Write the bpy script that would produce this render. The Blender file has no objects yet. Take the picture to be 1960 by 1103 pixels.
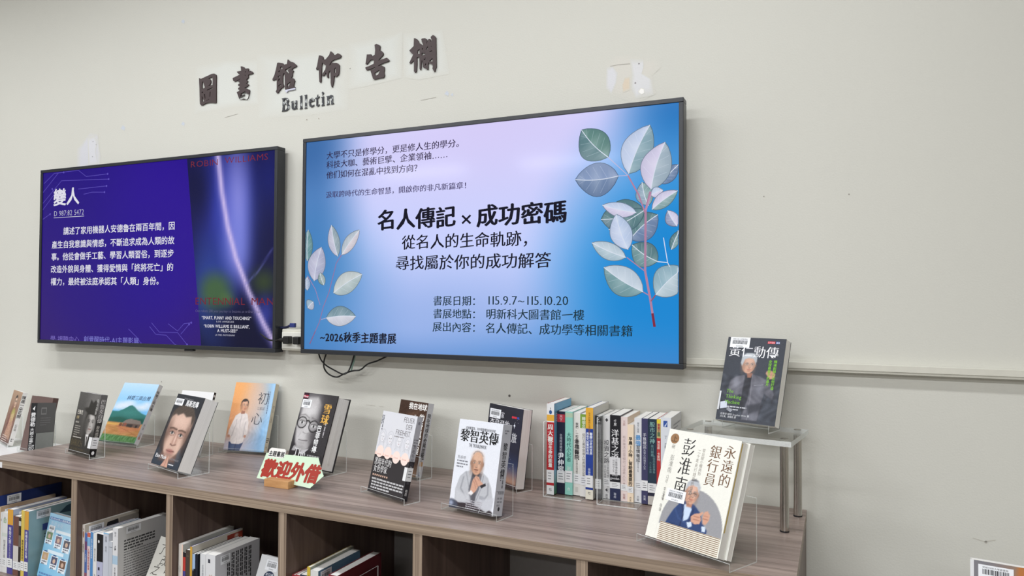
import bpy, math, random
import numpy as np
from mathutils import Matrix, Vector
from mathutils.geometry import tessellate_polygon

random.seed(7)
rng = np.random.default_rng(11)
SC = bpy.context.scene
COL = SC.collection

# ------------------------------------------------------------------ camera
FPX, PITCH, ROLL, YAW = 1382.29, 0.02146, 0.00532, -0.42365
DCAM, CZ, CY = 1.96411, 1.42, 548.43          # camera distance to the wall, eye height, principal row
cam_d = bpy.data.cameras.new('camera')
cam = bpy.data.objects.new('camera', cam_d)
COL.objects.link(cam)
_f = Vector((math.sin(YAW)*math.cos(PITCH), math.cos(YAW)*math.cos(PITCH), math.sin(PITCH)))
_r0 = Vector((math.cos(YAW), -math.sin(YAW), 0))
_u0 = _r0.cross(_f)
_r = _r0*math.cos(ROLL) + _u0*math.sin(ROLL)
_u = _u0*math.cos(ROLL) - _r0*math.sin(ROLL)
M = Matrix.Identity(4)
for i in range(3):
    M[i][0], M[i][1], M[i][2] = _r[i], _u[i], -_f[i]
M[0][3], M[1][3], M[2][3] = 0, -DCAM, CZ
cam.matrix_world = M
cam_d.sensor_width = 36.0
cam_d.lens = FPX/1960*36.0
cam_d.shift_y = -(551.5-CY)/1960
cam_d.clip_start = 0.02
SC.camera = cam

# ------------------------------------------------------------------ view, world, room lamps
SC.view_settings.view_transform = 'Standard'
SC.view_settings.look = 'None'
SC.view_settings.exposure = 0.0
SC.view_settings.gamma = 1.0
SC.view_settings.use_curve_mapping = False
SC.cycles.transparent_max_bounces = 32
SC.cycles.max_bounces = 8
SC.cycles.sample_clamp_indirect = 6.0
world = bpy.data.worlds.new('world'); SC.world = world
world.use_nodes = True
world.node_tree.nodes['Background'].inputs[0].default_value = (0.75, 0.85, 1.0, 1)
world.node_tree.nodes['Background'].inputs[1].default_value = 0.6

CEIL = 3.0
LAMP_ROWS = [(-1.15, [-3.7, -2.0, -0.3], 19.0), (-3.3, [-3.4, -1.5, 0.4], 44.0), (-5.7, [-4.6, -2.7, -0.8, 1.1], 36.0)]
for ly, lxs, lw in LAMP_ROWS:
    for lx in lxs:
        ld = bpy.data.lights.new('ceiling_lamp', 'AREA')
        ld.shape = 'RECTANGLE'; ld.size = 1.2; ld.size_y = 0.16
        ld.energy = lw; ld.color = (0.985, 1.0, 1.03)
        lo = bpy.data.objects.new('ceiling_lamp', ld); COL.objects.link(lo)
        lo.location = (lx, ly, CEIL-0.012)

# ------------------------------------------------------------------ photo pixel -> point of the place
def _ray(px, py):
    u, v = px-980.0, py-CY
    c, s = math.cos(ROLL), math.sin(ROLL)
    u0, v0 = u*c+v*s, -u*s+v*c
    x, yu = u0/FPX, -v0/FPX
    cp, sp = math.cos(PITCH), math.sin(PITCH)
    z, h = cp-yu*sp, sp+yu*cp
    s2, c2 = math.sin(YAW), math.cos(YAW)
    return (x*c2+z*s2, -x*s2+z*c2, h)
def at_y(px, py, y):
    d = _ray(px, py); k = (y+DCAM)/d[1]
    return (d[0]*k, y, CZ+d[2]*k)
def at_z(px, py, z):
    d = _ray(px, py); k = (z-CZ)/d[2]
    return (d[0]*k, -DCAM+d[1]*k, z)

ZT = 0.9031            # top of the bookcase
YF = -0.5109           # its front edge
ZW = ZT-0.07           # white table beyond it

# ------------------------------------------------------------------ colour and materials
def lin(c):
    c = np.asarray(c, float)/255.0
    return np.where(c <= 0.04045, c/12.92, ((c+0.055)/1.055)**2.4)
def l4(c):
    a = lin(c); return (float(a[0]), float(a[1]), float(a[2]), 1.0)

MATS = {}
def nodes(name):
    m = bpy.data.materials.new(name); m.use_nodes = True
    nt = m.node_tree
    return m, nt, nt.nodes['Principled BSDF']
def plain(name, c, rough=0.5, metal=0.0, spec=0.5):
    if name in MATS: return MATS[name]
    m, nt, b = nodes(name)
    b.inputs['Base Color'].default_value = l4(c)
    b.inputs['Roughness'].default_value = rough
    b.inputs['Metallic'].default_value = metal
    b.inputs['Specular IOR Level'].default_value = spec
    # faint procedural mottling so that no surface is dead flat
    n = nt.nodes.new('ShaderNodeTexNoise'); n.inputs['Scale'].default_value = 60; n.inputs['Detail'].default_value = 3
    tc = nt.nodes.new('ShaderNodeTexCoord'); nt.links.new(tc.outputs['Object'], n.inputs['Vector'])
    mr = nt.nodes.new('ShaderNodeMapRange'); mr.inputs['To Min'].default_value = 0.94; mr.inputs['To Max'].default_value = 1.06
    nt.links.new(n.outputs['Fac'], mr.inputs['Value'])
    hs = nt.nodes.new('ShaderNodeHueSaturation'); hs.inputs['Color'].default_value = l4(c)
    nt.links.new(mr.outputs['Result'], hs.inputs['Value']); nt.links.new(hs.outputs['Color'], b.inputs['Base Color'])
    MATS[name] = m
    return m
def attr_mat(name, rough=0.4, spec=0.4, emit=0.0, noise=None):
    if name in MATS: return MATS[name]
    m, nt, b = nodes(name)
    a = nt.nodes.new('ShaderNodeAttribute'); a.attribute_name = 'Col'
    b.inputs['Roughness'].default_value = rough
    b.inputs['Specular IOR Level'].default_value = spec
    src = a.outputs['Color']
    if noise:
        tc = nt.nodes.new('ShaderNodeTexCoord')
        n = nt.nodes.new('ShaderNodeTexNoise'); n.inputs['Scale'].default_value = noise[0]; n.inputs['Detail'].default_value = 6
        nt.links.new(tc.outputs['Object'], n.inputs['Vector'])
        mr = nt.nodes.new('ShaderNodeMapRange'); mr.inputs['To Min'].default_value = 1-noise[1]; mr.inputs['To Max'].default_value = 1+noise[1]
        nt.links.new(n.outputs['Fac'], mr.inputs['Value'])
        hs = nt.nodes.new('ShaderNodeHueSaturation')
        nt.links.new(src, hs.inputs['Color']); nt.links.new(mr.outputs['Result'], hs.inputs['Value'])
        src = hs.outputs['Color']
        bp = nt.nodes.new('ShaderNodeBump'); bp.inputs['Strength'].default_value = 0.12; bp.inputs['Distance'].default_value = 0.004
        n2 = nt.nodes.new('ShaderNodeTexNoise'); n2.inputs['Scale'].default_value = 220; n2.inputs['Detail'].default_value = 4
        nt.links.new(tc.outputs['Object'], n2.inputs['Vector'])
        nt.links.new(n2.outputs['Fac'], bp.inputs['Height']); nt.links.new(bp.outputs['Normal'], b.inputs['Normal'])
    if emit:
        b.inputs['Base Color'].default_value = (0.004, 0.004, 0.005, 1)
        nt.links.new(src, b.inputs['Emission Color'])
        b.inputs['Emission Strength'].default_value = emit
    else:
        nt.links.new(src, b.inputs['Base Color'])
    MATS[name] = m
    return m
def wood(name, c1, c2, scale, rough=0.45, dark=None):
    m, nt, b = nodes(name)
    tc = nt.nodes.new('ShaderNodeTexCoord'); mp = nt.nodes.new('ShaderNodeMapping')
    mp.inputs['Scale'].default_value = scale
    nt.links.new(tc.outputs['Object'], mp.inputs['Vector'])
    n = nt.nodes.new('ShaderNodeTexNoise'); n.inputs['Scale'].default_value = 1.0; n.inputs['Detail'].default_value = 9; n.inputs['Roughness'].default_value = 0.62; n.inputs['Distortion'].default_value = 0.6
    nt.links.new(mp.outputs['Vector'], n.inputs['Vector'])
    r = nt.nodes.new('ShaderNodeValToRGB')
    r.color_ramp.elements[0].position = 0.30; r.color_ramp.elements[0].color = l4(c1)
    r.color_ramp.elements[1].position = 0.68; r.color_ramp.elements[1].color = l4(c2)
    nt.links.new(n.outputs['Fac'], r.inputs['Fac']); nt.links.new(r.outputs['Color'], b.inputs['Base Color'])
    bp = nt.nodes.new('ShaderNodeBump'); bp.inputs['Strength'].default_value = 0.08; bp.inputs['Distance'].default_value = 0.002
    nt.links.new(n.outputs['Fac'], bp.inputs['Height']); nt.links.new(bp.outputs['Normal'], b.inputs['Normal'])
    b.inputs['Roughness'].default_value = rough
    MATS[name] = m
    return m
def acrylic(name, tint, gloss, white=0.0, wc=(235, 238, 236)):
    m = bpy.data.materials.new(name); m.use_nodes = True
    nt = m.node_tree; nt.nodes.clear()
    o = nt.nodes.new('ShaderNodeOutputMaterial')
    t = nt.nodes.new('ShaderNodeBsdfTransparent'); t.inputs['Color'].default_value = (tint[0], tint[1], tint[2], 1)
    g = nt.nodes.new('ShaderNodeBsdfGlossy'); g.inputs['Roughness'].default_value = 0.03
    lw = nt.nodes.new('ShaderNodeLayerWeight'); lw.inputs['Blend'].default_value = 0.5
    po = nt.nodes.new('ShaderNodeMath'); po.operation = 'POWER'; po.inputs[1].default_value = 5.0
    nt.links.new(lw.outputs['Facing'], po.inputs[0])
    mu = nt.nodes.new('ShaderNodeMath'); mu.operation = 'MULTIPLY_ADD'; mu.inputs[1].default_value = 0.5*gloss; mu.inputs[2].default_value = 0.03*gloss
    nt.links.new(po.outputs[0], mu.inputs[0])
    mx = nt.nodes.new('ShaderNodeMixShader'); nt.links.new(mu.outputs[0], mx.inputs[0])
    nt.links.new(t.outputs[0], mx.inputs[1]); nt.links.new(g.outputs[0], mx.inputs[2])
    last = mx
    if white:
        d = nt.nodes.new('ShaderNodeBsdfDiffuse'); d.inputs['Color'].default_value = l4(wc)
        n = nt.nodes.new('ShaderNodeTexNoise'); n.inputs['Scale'].default_value = 40
        mr = nt.nodes.new('ShaderNodeMapRange'); mr.inputs['To Min'].default_value = white*0.6; mr.inputs['To Max'].default_value = min(1, white*1.4)
        nt.links.new(n.outputs['Fac'], mr.inputs['Value'])
        m2 = nt.nodes.new('ShaderNodeMixShader'); nt.links.new(mr.outputs['Result'], m2.inputs[0])
        nt.links.new(mx.outputs[0], m2.inputs[1]); nt.links.new(d.outputs[0], m2.inputs[2]); last = m2
    nt.links.new(last.outputs[0], o.inputs['Surface'])
    MATS[name] = m
    return m

PRINT = attr_mat('printed_paper', 0.36, 0.35)
MATTE = attr_mat('matte_print', 0.7, 0.2)
SCREEN = attr_mat('lit_screen', 0.10, 0.12, emit=1.0)
WALL = attr_mat('painted_wall', 0.62, 0.25, noise=(2.2, 0.022))
PAGES = wood('page_edges', (226, 224, 218), (250, 248, 244), (900, 900, 2), 0.8)
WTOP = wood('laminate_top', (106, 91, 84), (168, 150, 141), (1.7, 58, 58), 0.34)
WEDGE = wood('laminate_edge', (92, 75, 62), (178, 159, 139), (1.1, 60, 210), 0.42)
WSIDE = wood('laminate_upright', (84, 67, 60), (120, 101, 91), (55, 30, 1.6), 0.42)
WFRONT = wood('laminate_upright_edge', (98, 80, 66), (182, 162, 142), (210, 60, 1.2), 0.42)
OAK = wood('beech_block', (176, 126, 78), (206, 160, 108), (9, 60, 60), 0.5)
ACR = acrylic('clear_acrylic', (0.982, 0.988, 0.985), 0.8)
ACRE = acrylic('acrylic_edge', (0.92, 0.94, 0.93), 1.0, 0.66)
BLACK = plain('black_plastic', (30, 31, 35), 0.33)
BEZEL = plain('bezel_plastic', (37, 40, 46), 0.34)
CABLE = plain('cable_rubber', (13, 13, 14), 0.45)
IVORY = plain('ivory_plastic', (214, 212, 200), 0.42)
STEEL = plain('brushed_steel', (188, 184, 178), 0.22, 1.0)
WHITE = plain('white_laminate', (232, 231, 232), 0.4)
BROWN = plain('brown_board', (60, 43, 43), 0.55)
GREYB = plain('grey_back_board', (138, 134, 131), 0.6)
# ------------------------------------------------------------------ mesh building
class MB:
    def __init__(s):
        s.v, s.f, s.m, s.c = [], [], [], []
    def add(s, pts, faces, mat=0, col=(255, 255, 255)):
        n = len(s.v)
        s.v += [tuple(p) for p in pts]
        s.f += [tuple(i+n for i in f) for f in faces]
        s.m += [mat]*len(faces)
        col = np.asarray(col, float)
        s.c.append(np.tile(lin(col), (len(pts), 1)) if col.ndim == 1 else lin(col))
        return s
    def box(s, x0, x1, y0, y1, z0, z1, mat=0, col=(255, 255, 255), mats=None):
        p = [(x0, y0, z0), (x1, y0, z0), (x1, y1, z0), (x0, y1, z0), (x0, y0, z1), (x1, y0, z1), (x1, y1, z1), (x0, y1, z1)]
        fs = [(0, 3, 2, 1), (4, 5, 6, 7), (0, 1, 5, 4), (1, 2, 6, 5), (2, 3, 7, 6), (3, 0, 4, 7)]   # bottom top front right back left
        if mats is None: return s.add(p, fs, mat, col)
        for f, mm in zip(fs, mats): s.add([p[i] for i in f], [(0, 1, 2, 3)], mm, col)
        return s
    def sheet(s, p, th, x0, x1, mface=0, medge=1):
        """a bent sheet: profile polyline p of (y,z), thickness th to its left side, from x0 to x1"""
        p = [Vector(q) for q in p]; off = []
        for i, q in enumerate(p):
            ns = []
            for a, b in ((i-1, i), (i, i+1)):
                if a >= 0 and b < len(p):
                    d = (p[b]-p[a]).normalized(); ns.append(Vector((-d.y, d.x)))
            n = sum(ns, Vector((0, 0))).normalized(); k = max(0.4, n.dot(ns[0]))
            off.append(q+n*th/k)
        for i in range(len(p)-1):
            a, b, c, d = p[i], p[i+1], off[i+1], off[i]
            s.add([(x0, a.x, a.y), (x1, a.x, a.y), (x1, b.x, b.y), (x0, b.x, b.y)], [(0, 1, 2, 3)], mface)
            s.add([(x0, d.x, d.y), (x0, c.x, c.y), (x1, c.x, c.y), (x1, d.x, d.y)], [(0, 1, 2, 3)], mface)
            for x in (x0, x1):
                s.add([(x, a.x, a.y), (x, b.x, b.y), (x, c.x, c.y), (x, d.x, d.y)], [(0, 1, 2, 3)], medge)
        for i in (0, len(p)-1):
            a, d = p[i], off[i]
            s.add([(x0, a.x, a.y), (x1, a.x, a.y), (x1, d.x, d.y), (x0, d.x, d.y)], [(0, 1, 2, 3)], medge)
        return s
    def cyl(s, c0, c1, r0, r1=None, n=20, mat=0, col=(255, 255, 255)):
        c0, c1 = Vector(c0), Vector(c1); r1 = r0 if r1 is None else r1
        d = (c1-c0).normalized(); a = d.orthogonal().normalized(); b = d.cross(a)
        pts = []
        for c, r in ((c0, r0), (c1, r1)):
            for i in range(n):
                t = 2*math.pi*i/n; pts.append(c+(a*math.cos(t)+b*math.sin(t))*r)
        fs = [(i, (i+1) % n, n+(i+1) % n, n+i) for i in range(n)]+[tuple(range(n))[::-1], tuple(range(n, 2*n))]
        return s.add(pts, fs, mat, col)
    def tube(s, path, r, n=8, mat=0, sub=6):
        P = [Vector(p) for p in path]; Q = []
        for i in range(len(P)-1):
            a = P[max(0, i-1)]; b = P[i]; c = P[i+1]; d = P[min(len(P)-1, i+2)]
            for k in range(sub):
                t = k/sub
                Q.append(0.5*((2*b)+(c-a)*t+(2*a-5*b+4*c-d)*t*t+(3*b-a-3*c+d)*t**3))
        Q.append(P[-1]); pts = []; up = Vector((0.3, 0.9, 0.2))
        for i, q in enumerate(Q):
            d = (Q[min(i+1, len(Q)-1)]-Q[max(i-1, 0)]).normalized()
            a = d.cross(up).normalized(); b = d.cross(a)
            for j in range(n):
                t = 2*math.pi*j/n; pts.append(q+(a*math.cos(t)+b*math.sin(t))*r)
        fs = [(i*n+j, i*n+(j+1) % n, (i+1)*n+(j+1) % n, (i+1)*n+j) for i in range(len(Q)-1) for j in range(n)]
        fs += [tuple(range(n))[::-1], tuple(range(len(pts)-n, len(pts)))]
        return s.add(pts, fs, mat)
    def prism(s, outer, holes, fn, mat=0, col=(255, 255, 255)):
        """polygon with holes, extruded: fn(x,y,k) -> point, k=0 front, k=1 back"""
        loops = [outer]+list(holes)
        flat = [p for l in loops for p in l]
        tris = tessellate_polygon([[Vector((p[0], p[1], 0)) for p in l] for l in loops])
        n = len(flat)
        pts = [fn(p[0], p[1], 0) for p in flat]+[fn(p[0], p[1], 1) for p in flat]
        fs = [tuple(t) for t in tris]+[tuple(i+n for i in t[::-1]) for t in tris]
        b = 0
        for l in loops:
            m = len(l)
            for i in range(m):
                j = (i+1) % m; fs.append((b+i, b+j, b+j+n, b+i+n))
            b += m
        return s.add(pts, fs, mat, col)
    def build(s, name, mats, parent=None, smooth=False, bevel=0):
        me = bpy.data.meshes.new(name)
        me.from_pydata([tuple(p) for p in s.v], [], s.f)
        if not isinstance(mats, (list, tuple)): mats = [mats]
        for m in mats: me.materials.append(m)
        me.polygons.foreach_set('material_index', np.array(s.m, dtype=np.int32))
        at = me.color_attributes.new('Col', 'FLOAT_COLOR', 'POINT')
        c = np.ones((len(s.v), 4), dtype=np.float32)
        if s.c: c[:, :3] = np.concatenate(s.c)
        at.data.foreach_set('color', c.ravel())
        if smooth:
            me.polygons.foreach_set('use_smooth', np.ones(len(me.polygons), dtype=bool))
        me.update()
        o = bpy.data.objects.new(name, me); COL.objects.link(o)
        if bevel:
            md = o.modifiers.new('bevel', 'BEVEL'); md.width = bevel; md.segments = 2; md.limit_method = 'ANGLE'
        if smooth:
            try: me.set_sharp_from_angle(angle=math.radians(40))
            except Exception: pass
        if parent is not None: o.parent = parent
        return o

def tag(o, label=None, cat=None, group=None, kind=None):
    if label: o['label'] = label
    if cat: o['category'] = cat
    if group: o['group'] = group
    if kind: o['kind'] = kind
    return o
def thing(name, label, cat, loc=(0, 0, 0), yaw=0.0, tilt=0.0, group=None):
    o = bpy.data.objects.new(name, None); COL.objects.link(o)
    o.empty_display_size = 0.05
    o.matrix_world = Matrix.Translation(loc) @ Matrix.Rotation(yaw, 4, 'Z') @ Matrix.Rotation(-tilt, 4, 'X')
    return tag(o, label, cat, group)

# ------------------------------------------------------------------ lettering
def _ring(r, n=6): return [(r*math.cos(2*math.pi*i/n), r*math.sin(2*math.pi*i/n)) for i in range(n)]
STY = {  # outline offset, copies that fatten the strokes, upward slant of the horizontals
    'n': (0.0, [(0, 0)], 0.0), 'b': (0.0, [(0, 0)]+_ring(.013, 4), 0.0), 'B': (0.0, [(0, 0)]+_ring(.024, 6), 0.0), 'l': (-0.010, [(0, 0)], 0.0),
    'X': (0.0, [(0, 0)]+_ring(.026, 6)+_ring(.05, 10), 0.0),
    'm': (-0.012, [(-.018, 0), (.018, 0)], 0.0), 'M': (-0.006, [(-.036, 0), (0, 0), (.036, 0)], 0.0),
    'k': (0.0, [(-.013, 0), (.013, .004)], 0.085), 'K': (0.0, [(0, 0), (-.034, .004), (.034, -.004), (0, .016), (0, -.016)], 0.085), 't': (-0.006, [(0, 0)], 0.06)}
_gl = {}
def glyph(ch, sty):
    k = (ch, sty)
    if k in _gl: return _gl[k]
    off, cps, sl = STY[sty]
    c = bpy.data.curves.new('g', 'FONT'); c.body = ch; c.resolution_u = 2; c.offset = off
    o = bpy.data.objects.new('g', c)
    me = o.to_mesh()
    v = np.array([p.co[:2] for p in me.vertices], float).reshape(-1, 2)
    f = [tuple(p.vertices) for p in me.polygons]
    o.to_mesh_clear(); bpy.data.objects.remove(o); bpy.data.curves.remove(c)
    wide = ord(ch) > 0x2e80 or ch in '…×'
    adv = 1.0 if wide else ((v[:, 0].max()+0.07) if len(v) else 0.3)
    if len(v) and sl:
        v = v.copy(); v[:, 1] += sl*(v[:, 0]-0.5)
    V, F = [], []
    if len(v):
        for ci, (dx, dy) in enumerate(cps):
            n = sum(len(a) for a in V); w = np.column_stack([v, np.full(len(v), ci*.14)]); w[:, 0] += dx; w[:, 1] += dy
            V.append(w); F += [tuple(i+n for i in q) for q in f]
    V = np.concatenate(V) if V else np.zeros((0, 3))
    _gl[k] = (V, F, adv)
    return _gl[k]

class Canvas:
    """flat print: everything drawn is kept in plane coordinates and layered by fractions of a millimetre"""
    STEP = 6e-5
    def __init__(s, w, h): s.w, s.h, s.items = w, h, []
    def poly(s, pts, col, L=2):
        if len(pts) == 4: fs = [(0, 1, 2, 3)]
        else: fs = [tuple(t) for t in tessellate_polygon([[Vector((p[0], p[1], 0)) for p in pts]])]
        s.items.append((np.array(pts, float), fs, col, L)); return s
    def rect(s, x0, y0, x1, y1, col, L=2): return s.poly([(x0, y0), (x1, y0), (x1, y1), (x0, y1)], col, L)
    def ell(s, cx, cy, rx, ry, col, L=3, n=28):
        pts = [(cx+rx*math.cos(2*math.pi*i/n), cy+ry*math.sin(2*math.pi*i/n)) for i in range(n)]
        s.items.append((np.array(pts), [tuple(range(n))], col, L)); return s
    def line(s, pts, w, col, L=4):
        P = [Vector(p) for p in pts]; V = []
        for i, p in enumerate(P):
            d = (P[min(i+1, len(P)-1)]-P[max(i-1, 0)]).normalized(); n = Vector((-d.y, d.x))*w/2
            V += [p+n, p-n]
        fs = [(2*i, 2*i+1, 2*i+3, 2*i+2) for i in range(len(P)-1)]
        s.items.append((np.array([tuple(v) for v in V]), fs, col, L)); return s
    def text(s, t, x, y, size, col, sty='n', vert=False, L=6, sx=1.0, width=None, ang=0.0, gap=0.0, skew=0.0):
        """horizontal: (x,y) baseline start; vertical: (x,y) top centre of the column"""
        gs = [glyph(ch, sty) if ch != ' ' else (np.zeros((0, 3)), [], 0.35) for ch in t]
        if width is not None and not vert:
            tot = sum(g[2]+gap for g in gs)-gap; sx = width/(tot*size)
        V, F, n, cur = [], [], 0, 0.0
        ca, sa = math.cos(ang), math.sin(ang)
        for g, ch in zip(gs, t):
            v, f, a = g
            if len(v):
                if vert:
                    p = np.stack([(v[:, 0]-a/2)*size*sx, (v[:, 1]-0.86)*size-cur], 1)
                else:
                    p = np.stack([(v[:, 0]*sx+cur)*size, v[:, 1]*size], 1)
                if skew: p[:, 0] += skew*p[:, 1]
                p = np.stack([p[:, 0]*ca-p[:, 1]*sa+x, p[:, 0]*sa+p[:, 1]*ca+y, v[:, 2]], 1)
                V.append(p); F += [tuple(i+n for i in q) for q in f]; n += len(p)
            cur += (size*((a if a < 1 and not vert else 1.0)+gap)) if vert else (a+gap)*sx
        if V: s.items.append((np.concatenate(V), F, col, L))
        return s
    def raster(s, x0, y0, x1, y1, nx, ny, ops, L=1, unit=None):
        """continuous-tone picture: ops painted one over another, unit = width of the box"""
        gx, gy = np.meshgrid(np.linspace(0, 1, nx+1), np.linspace(0, (y1-y0)/(x1-x0), ny+1))
        C = paint(gx, gy, ops)
        pts = np.stack([x0+gx.ravel()*(x1-x0), y0+gy.ravel()*(x1-x0)], 1)
        w = nx+1
        fs = [(j*w+i, j*w+i+1, (j+1)*w+i+1, (j+1)*w+i) for j in range(ny) for i in range(nx)]
        s.items.append((pts, fs, C.reshape(-1, 3), L)); return s
    def barcode(s, x, y, w, h, number='0256850', L=8, ang=0.0):
        def R(a, b): return (x+a*math.cos(ang)-b*math.sin(ang), y+a*math.sin(ang)+b*math.cos(ang))
        s.poly([R(0, 0), R(w, 0), R(w, h), R(0, h)], (240, 242, 246), L)
        q = random.Random(len(number)+int(w*1e4)); a = w*0.12
        while a < w*0.86:
            b = w*q.choice((0.012, 0.02, 0.03)); s.poly([R(a, h*0.32), R(a+b, h*0.32), R(a+b, h*0.70), R(a, h*0.70)], (38, 40, 46), L+1); a += b+w*q.choice((0.012, 0.02))
        s.text('明新科技大學圖書館', *R(w*0.12, h*0.76), h*0.15, (60, 62, 70), 'n', L=L+1, width=w*0.74, ang=ang)
        s.text(number, *R(w*0.32, h*0.08), h*0.17, (50, 52, 60), 'n', L=L+1, width=w*0.36, ang=ang)
        return s
    def lines(s, x0, y0, x1, n, pitch, th, col, L=5, vert=False, seed=1):
        """rows of unreadably small print"""
        q = random.Random(seed)
        for i in range(n):
            a = x0; y = y0-i*pitch; end = x1 if i < n-1 else x0+(x1-x0)*0.6
            while a < end:
                b = min(end, a+th*q.uniform(1.2, 3.2))
                if vert: s.rect(y-th/2, -a, y+th/2, -b, col, L)
                else: s.rect(a, y-th/2, b, y+th/2, col, L)
                a = b+th*q.uniform(0.35, 0.7)
        return s
    def emit(s, mb, fn, mat=0, base=1e-4):
        for pts, fs, col, L in s.items:
            mb.add([fn(p[0], p[1], base+(L+(p[2] if len(p) > 2 else 0))*s.STEP) for p in pts], fs, mat, col)

def _ss(d, soft): 
    t = np.clip(0.5-d/soft, 0, 1); return t*t*(3-2*t)
def _segd(X, Y, a, b):
    dx, dy = b[0]-a[0], b[1]-a[1]; l = dx*dx+dy*dy+1e-12
    t = np.clip(((X-a[0])*dx+(Y-a[1])*dy)/l, 0, 1)
    return np.hypot(X-a[0]-t*dx, Y-a[1]-t*dy)
def paint(X, Y, ops):
    C = np.zeros(X.shape+(3,))
    for op in ops:
        k = op[0]
        if k == 'f': C[:] = op[1]
        elif k == 'g':
            (x0, y0), (x1, y1), c0, c1 = op[1:5]
            dx, dy = x1-x0, y1-y0
            t = np.clip(((X-x0)*dx+(Y-y0)*dy)/(dx*dx+dy*dy), 0, 1)[..., None]
            al = op[5] if len(op) > 5 else 1.0
            C = C*(1-al)+al*(np.array(c0)*(1-t)+np.array(c1)*t)
        elif k == 'e':
            _, cx, cy, rx, ry, c, soft = op[:7]
            al = op[7] if len(op) > 7 else 1.0; rot = op[8] if len(op) > 8 else 0.0
            u = (X-cx)*math.cos(rot)+(Y-cy)*math.sin(rot); v = -(X-cx)*math.sin(rot)+(Y-cy)*math.cos(rot)
            d = (np.hypot(u/rx, v/ry)-1)*min(rx, ry)
            m = (_ss(d, soft)*al)[..., None]; C = C*(1-m)+m*np.array(c, float)
        elif k == 'p':
            _, pts, c, soft = op[:4]; al = op[4] if len(op) > 4 else 1.0
            D = np.full(X.shape, 1e9); ins = np.zeros(X.shape, bool)
            for i in range(len(pts)):
                a, b = pts[i], pts[(i+1) % len(pts)]
                D = np.minimum(D, _segd(X, Y, a, b))
                cr = ((a[1] > Y) != (b[1] > Y)) & (X < (b[0]-a[0])*(Y-a[1])/((b[1]-a[1]) or 1e-12)+a[0])
                ins ^= cr
            m = (_ss(np.where(ins, -D, D), soft)*al)[..., None]; C = C*(1-m)+m*np.array(c, float)
        elif k == 'l':
            _, pts, w, c = op[:4]; al = op[4] if len(op) > 4 else 1.0; soft = op[5] if len(op) > 5 else w*0.7
            D = np.full(X.shape, 1e9)
            for i in range(len(pts)-1): D = np.minimum(D, _segd(X, Y, pts[i], pts[i+1]))
            m = (_ss(D-w/2, soft)*al)[..., None]; C = C*(1-m)+m*np.array(c, float)
        elif k == 'n':
            C = C+rng.normal(0, op[1], X.shape)[..., None]
        elif k == 'w':   # streaky noise inside a band
            _, y0, y1, amp, fx, fy = op
            s = np.sin(X*fx+3*np.sin(Y*fy*0.7))*np.sin(Y*fy+2*np.sin(X*fx*0.37))
            m = ((Y > y0) & (Y < y1))[..., None]; C = np.where(m, C+amp*s[..., None], C)
    return np.clip(C, 0, 255)

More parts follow.
